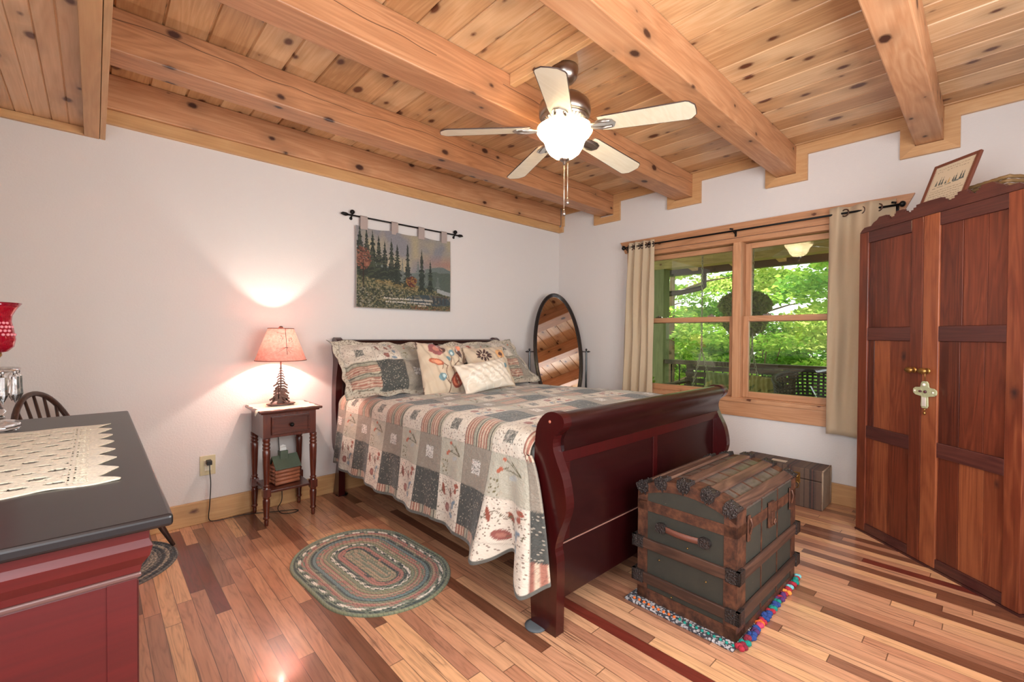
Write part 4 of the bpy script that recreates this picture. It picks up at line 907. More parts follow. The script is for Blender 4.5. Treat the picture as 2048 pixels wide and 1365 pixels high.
def trunk():
    hx, hy = .352, .218; T = thing('steamer_trunk', 'old dome-topped steamer trunk with wooden slats and iron fittings at the foot of the bed', 'trunk', (-1.757, -2.558, .0125), -.018)
    zc, rise = .505, .058
    def az(y, dz=0): return zc + rise * (1 - (y / hy) ** 2) + dz
    ys = np.linspace(-hy, hy, 21)
    mb = MB(); mb.prism([(-hy, 0), (hy, 0)] + [(y, az(y, -.006)) for y in ys[::-1]], -hx, hx, 'x', smooth=False); mb.build('trunk_body', M['tcanvas'], T)
    mb = MB(); mb.prism([(y, az(y)) for y in ys] + [(y, az(y, -.0058)) for y in ys[::-1]], -hx, hx, 'x'); mb.build('dome_top', M['ttop'], T)
    # tin bands
    e = .003
    mb = MB()
    for sx in (-1, 1):
        X0, X1 = sorted((sx * hx, sx * (hx + e)))
        for y0, y1 in ((-hy, -hy + .048), (hy - .048, hy)): mb.box(X0, X1, y0, y1, 0, zc, .5)
        mb.box(X0, X1 + e * .3, -hy, hy, 0, .05); mb.box(X0, X1 + .0015, -hy, hy, .405, .45)
        mb.prism([(y, az(y)) for y in ys] + [(y, az(y, -.045)) for y in ys[::-1]], X0, X1 + .001, 'x')
    for sy in (-1, 1):
        Y0, Y1 = sorted((sy * hy, sy * (hy + e)))
        for x0, x1 in ((-hx, -hx + .085), (hx - .06, hx), (-.10, -.092), (.095, .103)): mb.box(x0, x1, Y0, Y1, 0, zc)
        mb.box(-hx, hx, Y0, Y1 + .001, .405, .45); mb.box(-hx, hx, Y0, Y1 + .001, 0, .03)
    for x in (-.2, -.06, .06, .2): mb.prism([(y, az(y, .0015)) for y in ys] + [(y, az(y)) for y in ys[::-1]], x - .006, x + .006, 'x')
    for x0, x1 in ((-hx, -hx + .10), (hx - .06, hx)): mb.prism([(y, az(y, .0012)) for y in ys] + [(y, az(y)) for y in ys[::-1]], x0, x1, 'x')
    mb.build('tin_banding', M['ttin'], T)
    # wooden slats
    for z0, z1 in ((.235, .282), (.078, .125)):
        for sy in (-1, 1):
            Y0, Y1 = sorted((sy * (hy + e), sy * (hy + .017))); MB().box(-hx - .015, hx + .015, Y0, Y1, z0, z1, z0 + sy * .1).build('slat', M['tslat'], T, .004)
        for sx in (-1, 1):
            X0, X1 = sorted((sx * (hx + e + .001), sx * (hx + .017))); MB().box(X0, X1, -hy, hy, z0, z1, z0 + sx * .2).build('slat', M['tslat_y'], T, .004)
        for sx in (-1, 1):
            for sy in (-1, 1):
                mb = MB(); xs_ = sorted((sx * (hx - .035), sx * (hx + .021))); ys_ = sorted((sy * (hy - .035), sy * (hy + .021))); 
                mb.box(*xs_, *sorted((sy * (hy + .004), sy * (hy + .021))), z0 - .003, z1 + .003); mb.box(*sorted((sx * (hx + .004), sx * (hx + .021))), *ys_, z0 - .003, z1 + .003)
                for dx in (.01, .03): mb.ball((sx * (hx + .021), sy * (hy - dx + .01), (z0 + z1) / 2 + .01), .004, 8)
                mb.build('corner_cap', M['tcast'], T, .003)
    for y in (-.196, -.105, 0, .105, .196):
        sl = rise * -2 * y / hy ** 2; ang = math.atan(sl); c_ = az(y)
        mb = MB(); mb.M = Matrix.Translation((0, y, c_)) @ Matrix.Rotation(ang, 4, 'X'); mb.box(-hx + .02, hx - .02, -.024, .024, .001, .014, y + .5); mb.build('slat', M['tslat'], T, .004)
        for sx in (-1, 1):
            mb = MB(); mb.M = Matrix.Translation((sx * hx, y, c_)) @ Matrix.Rotation(ang, 4, 'X'); a, b = sorted((-sx * .045, sx * .008)); mb.box(a, b, -.028, .028, .0, .018)
            a, b = sorted((sx * .003, sx * .010)); mb.prism([(-.028, .016), (.028, .016), (.029, -.012), (.016, -.034), (.006, -.03), (0, -.045), (-.006, -.03), (-.016, -.034), (-.029, -.012)], a, b, 'x')
            for q in ((-.018, -.01), (.018, -.01), (0, -.022), (0, .002)): mb.ball((sx * .010, q[0], q[1]), .0065, 8)
            for q in ((-.3, -.018), (-.3, .018), (-.02, 0), (-.035, .012)): mb.ball((-sx * abs(q[0]) * .1, q[1], .018), .005, 8)
            mb.build('slat_end_cap', M['tcast'], T, .002)
    # leather handles on the ends
    for sx in (-1, 1):
        H = MB(); pts = []
        for i in range(11):
            u = i / 10; y = .085 - .17 * u; pts.append((sx * (hx + .012 +   .012 * math.sin(PI * u)), y - .0, .352))
        P_ = [[(p[0], p[1], p[2] + dz) for dz in (-.012, .012)] for p in pts]; H.grid(P_); h = H.build('handle', M['leather'], T, solid=.006)
        for y in (-.095, .095):
            mb = MB(); x0 = sx * (hx + e); a, b = sorted((x0, sx * (hx + .022))); 
            mb.prism([(y - .028, .352), (y - .02, .37), (y + .004, .374), (y + .022, .366), (y + .022, .338), (y + .004, .33), (y - .02, .334)] if y < 0 else [(y + .028, .352), (y + .02, .334), (y - .004, .33), (y - .022, .338), (y - .022, .366), (y - .004, .374), (y + .02, .37)], a, b, 'x'); mb.build('handle_cap', M['tcast'], h, .006)
    mb = MB(); mb.box(-.03, .03, -hy - .012, -hy - .004, .36, .47); mb.box(-.016, .016, -hy - .02, -hy - .012, .375, .43); mb.tube([(.0, -hy - .022, .372), (.012, -hy - .024, .385), (0, -hy - .024, .40), (-.012, -hy - .024, .385)], .003, 6, closed=True); mb.build('lock', M['ttin'], T, .004)
    for x in (-.25, .26):
        mb = MB(); mb.box(x - .014, x + .014, -hy - .010, -hy - .004, .37, .475); mb.tube([(x, -hy - .012, .40), (x, -hy - .02, .44), (x, -hy - .012, .465)], .005, 6); mb.build('latch', M['ttin'], T, .003)
    for y, z in ((-.02, .30), (.11, .20), (-.1, .19), (.05, .06)): mb = MB(); mb.ball((-hx - .003, y, z), .004, 8); mb.build('rivet', M['brass'], T)
trunk()
def trunk_mat():
    T = thing('rag_mat', 'small crocheted rag mat with bright yarn tufts under the trunk', 'mat', (-1.765, -2.545, 0))
    g = G('grey_crochet'); P = g.obj(); v = g.n('ShaderNodeTexVoronoi', {'Vector': P, 'Scale': 90}); c = g.mix(g.math('GREATER_THAN', v.outputs['Distance'], .5), g.mix(g.noise(P, 40, 3), rgba((120, 116, 118)), rgba((206, 200, 200))), rgba((60, 58, 64))); g.p(Base_Color=c, Roughness=.95); g.bump(v.outputs['Distance'], .8, .004)
    mb = MB(); mb.box(-.40, .375, -.235, .245, 0, .0118); mb.build('mat_field', g.m, T, .004)
    cols = [(164, 36, 52), (222, 104, 40), (24, 128, 116), (86, 44, 96), (190, 150, 160), (40, 66, 130), (124, 30, 50), (120, 186, 190), (190, 60, 90), (226, 140, 60)]
    ms = [plain('yarn_' + n, c, .95, bump=.5, bscale=200) for n, c in zip('crimson orange teal plum pink blue maroon aqua rose amber'.split(), cols)]
    r = random.Random(5)
    for i in range(32):
        x = -.37 + i * .0245; mb = MB()
        for k in range(3): mb.ball((x + r.uniform(-.006, .006), -.242 + r.uniform(-.010, .006) - .006 * k, .012 + r.uniform(-.002, .006)), .0125, 8, sz=.85)
        mb.build('yarn_tuft', ms[r.randrange(10)], T)
    for i in range(20):
        y = -.25 + i * .024; mb = MB(); mb.ball((-.378 + r.uniform(-.003, .003), y, .0135), .0065, 8); mb.build('yarn_tuft', ms[1 if i > 10 else 2], T)
trunk_mat()
def suitcase():
    T = thing('vintage_suitcase', 'old brown striped suitcase lying by the wall behind the trunk', 'suitcase', (-.150, -2.38, 0))
    g = G('striped_suitcase_cloth'); P = g.obj(); s = g.n('ShaderNodeSeparateXYZ', {0: P}); f = g.math('FRACT', g.math('MULTIPLY', s.outputs[1], 7.2)); n = g.noise(P, 50, 5, .7)
    c = g.ramp(f, [(0, rgba((84, 60, 48))), (.3, rgba((66, 44, 40))), (.38, rgba((30, 22, 26))), (.44, rgba((80, 42, 38))), (.5, rgba((26, 20, 26))), (.6, rgba((88, 66, 54))), (.8, rgba((42, 28, 30))), (.84, rgba((92, 72, 60)))], 'CONSTANT'); c = g.mix(g.math('MULTIPLY', n, .5), c, rgba((104, 84, 70)), 'MIX'); g.p(Base_Color=c, Roughness=.7); g.bump(n, .2, .002)
    MB().box(-.115, .115, -.27, .27, .0, .20).build('case_body', g.m, T, .006); MB().box(-.115, .115, -.27, .27, .203, .28).build('case_lid', g.m, T, .006)
    wn = plain('worn_case_edge', (146, 124, 104), .8, var=.35, bump=.4)
    mb = MB(); mb.box(-.116, .116, -.2735, -.2705, .004, .276); mb.build('end_panel', wn, T, .003)
    mb = MB()
    for x in (-.113, .113): mb.tube([(x, -.273, .01), (x, -.273, .27)], .006, 6)
    mb.tube([(-.113, -.273, .276), (.113, -.273, .276)], .006, 6); mb.build('edge_binding', wn, T)
    mb = MB(); mb.box(-.121, -.1155, -.14, -.10, .17, .245); mb.tube([(-.126, -.12 + .014 * math.cos(q), .155 + .022 * math.sin(q)) for q in np.linspace(0, 6.0, 12)], .003, 6, closed=True); mb.ball((-.123, -.12, .215), .012, 10); mb.build('clasp', M['brass'], T, .003)
    MB().box(-.06, 0, -.03, .07, .281, .2818).build('paper_label', plain('old_label', (196, 180, 160), .8, var=.1), T)
suitcase()

# ------------------------------------------------------------------ armoire (set at an angle in the right corner)
def armoire():
    ang = math.atan2(-.752, -.659)
    T = thing('armoire', 'tall redwood armoire with two panelled doors and stepped crest', 'armoire', (-.408, -2.881, 0), ang)
    W, H, D = .895, 1.858, .43
    mb = MB(); mb.box(0, .02, .001, D, 0.02, H - .003, .4); mb.box(W - .02, W, .001, D, .02, H - .003, .6); mb.box(.02, W - .02, D - .015, D, .02, H - .003, .5); mb.box(.02, W - .02, .001, D - .015, H - .023, H - .003, .3); mb.box(.02, W - .02, .001, D - .015, .04, .06, .2)
    mb.build('carcass', M['walnut'], T, .002)
    r = random.Random(11)
    def door(u0, u1, sl, sr, panelseams, hinge):
        th = .026
        mb = MB(); mb.box(u0, u0 + sl, -th, 0, .012, H, (.45, .97)[hinge]); mb.box(u1 - sr, u1, -th, 0, .012, H, (.36, .62)[hinge]); d = mb.build('door', M['walnut'], T, .0025)
        for z0, z1 in ((.012, .062), (.592, .668), (1.192, 1.27), (1.79, H)):
            MB().box(u0 + sl + .0005, u1 - sr - .0005, -th + .001, -.001, z0, z1, r.random()).build('door_rail', M['walnut_x'], d, .0025)
        for z0, z1 in ((.062, .592), (.668, 1.192), (1.27, 1.79)):
            mb = MB(); e = [u0 + sl] + [u0 + sl + s * (u1 - sr - u0 - sl) + r.uniform(-.006, .006) for s in panelseams] + [u1 - sr]
            for a, b in zip(e[:-1], e[1:]): mb.box(a + .0011, b - .0011, -.016 + r.uniform(-.0015, .0015), -.004, z0 + .0005, z1 - .0005, r.random())
            mb.build('door_panel', M['walnut'], d, .0012)
        return d
    dl = door(.003, .424, .065, .068, (.17, .52), 0); dr = door(.427, W - .003, .085, .07, (.34, .70), 1)
    for u, d in ((.385, dl), (.462, dr)):
        mb = MB(); mb.tube([(u, -.0265, 1.035), (u, -.031, 1.035)], .016, 18); mb.tube([(u, -.03, 1.035), (u, -.052, 1.035)], .006, 10)
        mb.M = Matrix.Translation((u, -.058, 1.035)) @ Matrix.Diagonal((1.15, .7, .8, 1)); mb.ball((0, 0, 0), .021, 16); mb.build('knob', M['brass'], d)
    cr = [(0, 1.860), (.013, 1.875), (.035, 1.89), (.085, 1.89), (.10, 1.905), (.125, 1.915), (.14, 1.93), (.19, 1.93), (.19, 1.92), (.20, 1.92), (.20, 1.91), (.212, 1.91), (.212, 1.90), (.228, 1.90), (.228, 1.908), (.245, 1.908), (.245, 1.92), (.255, 1.92), (.255, 1.932), (.298, 1.932), (.298, 1.92), (.312, 1.92), (.312, 1.908), (.328, 1.908), (.328, 1.900), (.348, 1.900), (.348, 1.91), (.362, 1.91), (.362, 1.92), (.378, 1.92), (.378, 1.932), (.4475, 1.934)]
    cr = cr + [(W - a, b) for a, b in cr[::-1][1:]]
    mb = MB(); mb.prism(cr, -.024, -.002, 'y', .7); mb.build('crest', M['walnut_x'], T, .0012)
    mb = MB(); mb.box(-.002, W + .002, -.028, -.0, .0, .011, .2); mb.box(0, .03, .0, D, 0, .019); mb.box(W - .03, W, .0, D, 0, .019); mb.build('plinth', M['walnut_x'], T)
    # cross ornament hanging from the right knob
    X = thing('hanging_cross', 'pale green ornamental cross hanging from the armoire knob', 'ornament', (0, 0, 0))
    X.location = T.matrix_world @ Vector((0, 0, 0)); X.location = (-.408, -2.881, 0); X.rotation_euler = (0, 0, ang)
    cg = plain('mosaic_cross_glaze', (168, 170, 134), .4, var=.25, bump=.4, bscale=200); u = .455; z = .925; s = MB()
    def lobe(c, w, h, n=10):  return [(c[0] + w * math.cos(q), c[1] + h * math.sin(q)) for q in np.linspace(0, 2 * PI, n)[:-1]]
    s.prism([(u - .018, .85), (u - .012, .838), (u + .012, .838), (u + .018, .85), (u + .016, .90), (u + .05, .905), (u + .062, .915), (u + .064, .925), (u + .062, .936), (u + .05, .945), (u + .022, .948), (u + .018, .97), (u + .01, .98), (u - .01, .98), (u - .018, .97), (u - .022, .948), (u - .05, .945), (u - .062, .936), (u - .064, .925), (u - .062, .915), (u - .05, .905), (u - .016, .90)], -.038, -.030, 'y')
    s.build('cross_body', cg, X, .003)
    s = MB(); s.box(u - .011, u + .011, -.0405, -.0382, .848, .895); s.build('cross_inlay', plain('pearl_tile', (206, 196, 186), .3, var=.15), X, .001)
    s = MB(); s.ball((u - .02, -.04, .925), .008, 10, sz=.7); s.ball((u + .008, -.04, .925), .008, 10); s.build('cross_stone', plain('dark_red_stone', (72, 34, 42), .2), X)
    s = MB(); s.ball((u, -.04, .962), .008, 10); s.ball((u - .052, -.04, .925), .005, 8); s.ball((u + .05, -.04, .925), .005, 8); s.build('cross_bead', plain('clear_stone', (214, 206, 196), .15), X)
    s = MB(); s.ball((u, -.034, .83), .006, 8); s.lathe([(1e-4, -.012), (.006, -.006), (.007, 0), (.003, .008), (1e-4, .01)], (u, -.034, .812), 10); s.build('cross_drop', M['brass'], X)
    s = MB(); s.tube([(u, -.034, .98), (u + .002, -.036, 1.0), (u + .007, -.042, 1.035 - .010)], .0016, 5); s.build('hanging_wire', M['brass'], X)
    # framed sampler leaning on top
    Fm = thing('framed_print', 'brown framed print of pine trees and script standing on the armoire', 'picture', (-.408, -2.881, 0), ang)
    Rm = Matrix.Translation((.425, .035, 1.860)) @ Matrix.Rotation(-.38, 4, 'X'); w2, h2 = .122, .33
    mb = MB(); mb.M = Rm; mb.box(-w2, -w2 + .018, -.008, .008, 0, h2); mb.box(w2 - .018, w2, -.008, .008, 0, h2); mb.box(-w2 + .018, w2 - .018, -.008, .008, 0, .018); mb.box(-w2 + .018, w2 - .018, -.008, .008, h2 - .018, h2)
    mb.build('picture_frame', plain('brown_frame', (110, 62, 48), .4, coat=.3), Fm, .003)
    nx, nz = 110, 100; x = np.linspace(-w2 + .016, w2 - .016, nx); z = np.linspace(.016, h2 - .016, nz); X_, Z_ = np.meshgrid(x, z, indexing='ij'); p = Paint(X_ * 1.25, Z_ * .84, (204, 188, 160)); rr = np.random.RandomState(1)
    g_ = (60, 68, 60)
    p.line([(-.10, .15), (0, .155), (.10, .16)], .002, g_); p.poly([(.0, .157), (.10, .168), (.10, .160)], (112, 116, 110))
    for cx, h in ((-.085, .03), (-.062, .042), (-.045, .04), (-.02, .018), (.03, .03), (.045, .036), (.075, .045), (.092, .042), (.0, .03)): p.poly([(cx - .007, .162), (cx + .007, .162), (cx, .162 + h)], g_ if cx != 0 else (190, 150, 90))
    for k, zz in enumerate((.245, .232, .134, .122, .110, .098, .086, .074, .060)):
        xx = -.105
        while xx < .10:
            l = rr.uniform(.006, .018); p.line([(xx, zz), (xx + l * .5, zz + rr.uniform(-.003, .003)), (xx + l, zz)], .0022, (92, 78, 62), .8); xx += l + .006
    for q in np.arange(-.115, .12, .008): p.ell(q, .022, .0025, .0025, (130, 104, 84)); 
    for q in np.arange(.02, .25, .008): p.ell(-.125, q, .0025, .0025, (130, 104, 84)); p.ell(.125, q, .0025, .0025, (130, 104, 84))
    P3 = np.stack([X_, np.full_like(X_, -.004), Z_], -1) @ np.array(Rm.to_3x3()).T + np.array(Rm.translation)
    colgrid('print_sheet', P3, p.C, M['fabric'], Fm, None)
    Bk = thing('wicker_basket', 'low brown wicker basket on the armoire behind the framed print', 'basket', (-.408, -2.881, 0), ang)
    wk = plain('wicker', (128, 98, 62), .7, var=.35, bump=.3); 
    mb = MB(); bx0, bx1, by0, by1, z0 = .30, .60, .225, .40, 1.859
    for i in range(8):
        z = z0 + .008 + i * .019; o = .0006 * i * 9; path = []
        c = [(bx0 - o, by0 - o), (bx1 + o, by0 - o), (bx1 + o, by1 + o), (bx0 - o, by1 + o)]
        for k in range(4):
            a, b = c[k], c[(k + 1) % 4]; n = 22 if k % 2 == 0 else 10
            for j in range(n): t = j / n; nx_, ny_ = ((b[1] - a[1]), -(b[0] - a[0])); L_ = math.hypot(nx_, ny_); wv = .003 * (1 if (j + i) % 2 else -1); path.append((a[0] + (b[0] - a[0]) * t + nx_ / L_ * wv, a[1] + (b[1] - a[1]) * t + ny_ / L_ * wv, z))
        mb.tube(path, .0098, 6, closed=True)
    mb.build('basket_weave', wk, Bk); MB().box(bx0 - .002, bx1 + .002, by0 - .002, by1 + .002, z0, z0 + .012).build('basket_base', wk, Bk)
armoire()

# ------------------------------------------------------------------ dresser with runner and lamp
def dresser():
    x1, y0, y1, x0 = -3.845, -2.484, -1.085, -4.385
    T = thing('dresser', 'dark cherry dresser with moulded top drawer in the left foreground', 'dresser', ((x0 + x1) / 2, (y0 + y1) / 2, 0)); cx, cy = (x0 + x1) / 2, (y0 + y1) / 2
    def L(a, b, c, d, e, f, m): m.box(a - cx, b - cx, c - cy, d - cy, e, f)
    mb = MB(); L(x0, x1, y0, y1, .880, .901, mb); mb.build('dresser_top', M['dresser_top'], T, .006, seg=3)
    prof = [(.022, .8795), (.030, .872), (.031, .858), (.026, .846), (.030, .828), (.040, .812), (.042, .800)]
    P = []
    cs = [(x1, y0), (x1, y1), (x0, y1), (x0, y0)]
    def ring(o, z): return [(x1 - o - cx, y0 + o - cy, z), (x1 - o - cx, y1 - o - cy, z), (x0 - cx, y1 - o - cy, z), (x0 - cx, y0 + o - cy, z)]
    mb = MB(); R = [ring(o, z) for o, z in prof]
    for a, b in zip(R[:-1], R[1:]): mb.add(a + b, [(0, 1, 5, 4), (1, 2, 6, 5), (2, 3, 7, 6), (3, 0, 4, 7)][::1])
    mb.build('ogee_frieze', M['dresser'], T)
    mb = MB(); L(x0, x1 - .040, y0 + .040, y1 - .040, .790, .799, mb); mb.build('bead_moulding', plain('worn_grey_bead', (92, 62, 58), .35, coat=.4), T, .003)
    mb = MB(); L(x0, x1 - .046, y0 + .046, y1 - .046, .10, .7895, mb); mb.build('dresser_body', M['dresser'], T, .003)
    mb = MB(); L(x1 - .085, x1 - .046, y0 + .043, y0 + .0458, .10, .7895, mb); mb.build('corner_stile', M['dresser'], T, .001)
    mb = MB(); L(x0, x1 - .03, y0 + .03, y1 - .03, 0, .0995, mb); mb.build('plinth', M['dresser'], T, .006)
    for r_, (z0, z1) in enumerate(((.56, .775), (.34, .55), (.12, .33))):
        for k in range(2):
            ya = y0 + .07 + k * (y1 - y0 - .12) / 2; yb = ya + (y1 - y0 - .14) / 2 - .01
            mb = MB(); L(x1 - .0458, x1 - .0425, ya, yb, z0, z1, mb); d = mb.build('drawer', M['dresser'], T, .003)
    # lace runner: real openwork strands would vanish, so the cloth is cut with small holes
    nx, ny = 130, 250; x = np.linspace(-4.30, -3.903, nx); y = np.linspace(-2.19, -1.40, ny); X, Y = np.meshgrid(x, y, indexing='ij'); Z = np.full(X.shape, .9035)
    r = np.random.RandomState(2); Z += .0012 * np.sin(X * 60 + Y * 20) * np.sin(Y * 47)
    tr = np.clip((X + 3.96) / .057, 0, 1); saw = np.abs(((Y / .112) % 1) - .5) * 2
    X = X - tr * .038 * saw ** 1.2; Y = Y + .006 * np.sin(X * 45) * (np.abs(Y + 1.795) > .3)
    P = np.stack([X, Y, Z], -1); u = (X + 4.3) * 1; C = np.zeros(P.shape); C[:] = lin((214, 200, 176)); tex = spnoise(X, Y, 260, 3); C *= (.82 + .3 * tex)[..., None]
    o = colgrid('lace_runner', P, C, M['fabric'], None, np.stack([X, Y], -1))
    me = o.data; import bmesh
    bm = bmesh.new(); bm.from_mesh(me); kill = []
    ox, oy, _ = o.location
    for f in bm.faces:
        c = f.calc_center_median(); wx, wy = c.x + ox, c.y + oy; k = False
        row = wy / .062; rr = row - math.floor(row); off = .5 * (int(math.floor(row)) % 2); col = wx / .052 + off; cc = col - math.floor(col)
        if wx < -3.99 and -2.15 < wy < -1.45: k = ((rr - .5) / .17) ** 2 + ((cc - .5) / .33) ** 2 < 1
        elif -3.985 < wx < -3.955 and -2.17 < wy < -1.43: a = wx / .010; b = wy / .010; k = ((a - math.floor(a)) - .5) ** 2 + ((b - math.floor(b)) - .5) ** 2 < .1
        if not k and -2.17 < wy < -1.43 and wx < -3.96: a = (wx + wy) / .0165; b = (wx - wy) / .0165; k = ((a - math.floor(a)) - .5) ** 2 + ((b - math.floor(b)) - .5) ** 2 < .03
        if k: kill.append(f)
    bmesh.ops.delete(bm, geom=kill, context='FACES'); bm.to_mesh(me); bm.free()
    m = o.modifiers.new('solid', 'SOLIDIFY'); m.thickness = .0025
    tag(o, 'cream crocheted lace runner with pointed edge on the dresser', 'runner')
dresser()
g = G('ruby_glass'); P = g.obj(); g.p(Base_Color=rgba((214, 26, 66)), Roughness=.05, Transmission_Weight=.75, IOR=1.3, Coat_Weight=.6); M['ruby'] = g.m
g = G('crystal'); g.p(Base_Color=(.95, .95, .95, 1), Roughness=.03, Transmission_Weight=1, IOR=1.5); M['crystal'] = g.m
def hurricane():
    T = thing('hurricane_lamp', 'glass candle lamp with ruby red shade and crystal prisms on the dresser', 'lamp', (-4.175, -1.335, .9045))
    z = lambda v: v - .9045
    MB().lathe([(1e-4, 0), (.055, 0), (.062, .008), (.06, .02), (.05, .028), (.03, .034), (.022, .05), (.03, .06), (.02, .075), (.014, .10), (.022, .115), (.034, .14), (.038, .155), (.02, .165), (.012, .175)], n=20).build('crystal_base', M['crystal'], T)
    MB().lathe([(.02, .176), (.058, .186), (.062, .192), (.058, .196), (.02, .190)], n=32).build('prism_collar', M['crystal'], T)
    for k in range(10):
        q = k * PI / 5 + .2; c = (.055 * math.cos(q), .055 * math.sin(q), .19); mb = MB(); mb.lathe([(1e-4, 0), (.004, -.004), (.004, -.01), (.0025, -.013), (.0085, -.022), (.0095, -.06), (.011, -.078), (1e-4, -.105)], c, 6); mb.sm = [False] * len(mb.sm); mb.build('crystal_prism', M['crystal'], T)
    MB().lathe([(.012, .19), (.016, .20), (.012, .215), (.016, .225), (.022, .235), (.02, .245)], n=20).build('brass_holder', M['brass'], T)
    pr_ = [(.018, .243), (.034, .248), (.046, .262), (.050, .285), (.046, .315), (.041, .34), (.043, .36), (.052, .38), (.064, .398)]
    mb = MB(); n = 48; P = []
    for k in range(n):
        q = 2 * PI * k / n; P.append([(r * math.cos(q), r * math.sin(q), zz) for r, zz in pr_])
    mb.grid(P, closed_u=True); s = mb.build('ruby_shade', M['ruby'], T, solid=.003)
    mb = MB(); 
    for i in range(4):
        for j in range(3 + i % 2):
            q = -.75 + .23 * (j - 1.5) + .1 * (i % 2); zz = .335 - i * .012; r = .0455 + .003 * (i - 1); mb.ball((r * math.cos(q), r * math.sin(q), zz), .0045, 8)
    mb.build('etched_grapes', plain('etched_glass', (226, 140, 150), .5), s)
hurricane()

# ------------------------------------------------------------------ windsor chair and its round rug
def chair():
    az = math.radians(-30); T = thing('windsor_chair', 'dark bow back windsor chair behind the dresser', 'chair', (-3.950, -.372, .0118), az)
    # local +x = facing direction
    sz = .43; mb = MB(); out = smooth2([(.16, -.15), (.175, 0), (.15, .13), (.08, .16), (-.08, .15), (-.16, .12), (-.18, 0), (-.16, -.12), (-.08, -.17), (.10, -.205)], 4)
    mb.prism(out, sz, sz + .032, 'z'); mb.build('seat', M['oak_dark'], T, .01, seg=3)
    for fx, fy, gx_, gy in ((.10, .10, .245, .235), (.12, -.13, .215, -.205), (-.10, .10, -.19, .17), (-.10, -.10, -.19, -.17)):
        pts = []; rr = []
        for i in range(13):
            t = i / 12; pts.append((fx + (gx_ - fx) * t, fy + (gy - fy) * t, sz * (1 - t))); rr.append((.011, .013, .016, .017, .014, .017, .018, .017, .016, .015, .013, .0115, .0095)[i])
        mb = MB(); mb.tube(pts, rr, 12); mb.build('leg', M['oak_dark'], T)
    for s in (-1, 1): mb = MB(); mb.tube([(.165, s * .165, .20), (0, s * .155, .20), (-.145, s * .135, .20)], [.008, .013, .008], 10); mb.build('stretcher', M['oak_dark'], T)
    mb = MB(); mb.tube([(.0, -.15, .20), (0, 0, .20), (0, .15, .20)], [.008, .013, .008], 10); mb.build('stretcher', M['oak_dark'], T)
    bow = []; hb = .45
    for i in range(29):
        q = PI * i / 28; y = .21 * math.cos(q); zz = sz + .02 + hb * math.sin(q) ** .8 ; bow.append((-.125 - .13 * (zz - sz) / .5, y, zz))
    mb = MB(); mb.tube(bow, .0125, 10); mb.build('bow_back', M['oak_dark'], T)
    for k in range(7):
        f = (k - 3) / 3.6; yt = .21 * f; zt = sz + .02 + hb * (1 - f * f) ** .4; mb = MB(); mb.tube([(-.13, .09 * (k - 3) / 3, sz + .03), (-.135 - .13 * (zt - sz) / .5 * .45, (.09 * (k - 3) / 3 + yt) / 2, (sz + zt) / 2), (-.125 - .13 * (zt - sz) / .5, yt, zt)], [.007, .009, .006], 8); mb.build('spindle', M['oak_dark'], T)
chair()
def braid_rug(name, label, cx, cy, half, nr, wr, pal, rz, seed, h=.010):
    r = random.Random(seed); sub = 5; nth = 900; nrad = nr * sub + 1
    rho = np.linspace(0, nr * wr, nrad); rm = nr * wr * .6; per = 4 * half + 2 * PI * rm
    f1 = 2 * half / per; f2 = PI * rm / per; u = np.linspace(0, 1, nth + 1); RH, Uq = np.meshgrid(rho, u, indexing='ij')
    sx = np.zeros_like(RH); sy = np.zeros_like(RH); arc = np.zeros_like(RH); st = 0; base = 0
    for k in range(4):
        f = (f1, f2)[k % 2]; sel = (Uq >= st - 1e-9) & (Uq <= st + f + 1e-9); t = np.clip((Uq - st) / max(f, 1e-9), 0, 1); sg = 1 if k < 2 else -1
        if k % 2 == 0: ax, ay, aa = sg * RH, sg * (-half + 2 * half * t), base + 2 * half * t; nb = base + 2 * half
        else: a_ = t * PI + (0 if k == 1 else PI); ax, ay, aa = RH * np.cos(a_), sg * half + RH * np.sin(a_), base + RH * PI * t; nb = base + RH * PI
        if f > 0: sx = np.where(sel, ax, sx); sy = np.where(sel, ay, sy); arc = np.where(sel, aa, arc)
        base = nb; st += f
    ring = np.minimum((RH / wr).astype(int), nr - 1); fr = RH / wr - ring
    ph = arc / .022
    lump = .5 + .5 * np.sin(2 * PI * (ph + .5 * np.abs(fr - .5) * 2))
    Z = h * (.55 + .45 * np.sin(PI * np.clip(fr, 0, 1)) ** .6 * (.6 + .4 * lump)); Z[-1] = 0
    seg = np.floor(ph + .5 * np.abs(fr - .5) * 2).astype(int) * 2 + (fr > .5)
    rs_ = np.random.RandomState(seed); T = rs_.rand(4096)
    C = np.zeros(RH.shape + (3,)); rot = np.array([rs_.randint(0, 9) for _ in range(nr)])[ring]
    for i in range(nr):
        cs = pal[i % len(pal)]; m = ring == i; seg2 = np.where(T[(seg * 7 + ring * 131) % 4096] > .85, seg + 1, seg)
        for k, c in enumerate(cs): mm = m & ((seg2 + (seg2 // 2)) % len(cs) == k); C[mm] = lin(c)
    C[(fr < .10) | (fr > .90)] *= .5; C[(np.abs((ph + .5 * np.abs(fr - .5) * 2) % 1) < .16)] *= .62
    C *= (.8 + .3 * rs_.rand(*RH.shape))[..., None]
    c_, s_ = math.cos(rz), math.sin(rz); X = cx + sx * c_ - sy * s_; Y = cy + sx * s_ + sy * c_
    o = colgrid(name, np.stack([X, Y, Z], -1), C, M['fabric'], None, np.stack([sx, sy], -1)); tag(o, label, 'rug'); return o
gg, wht, rse, blu, ol, dk, tan = (128, 136, 116), (232, 224, 210), (176, 122, 110), (112, 132, 132), (136, 140, 110), (66, 78, 76), (176, 154, 128)
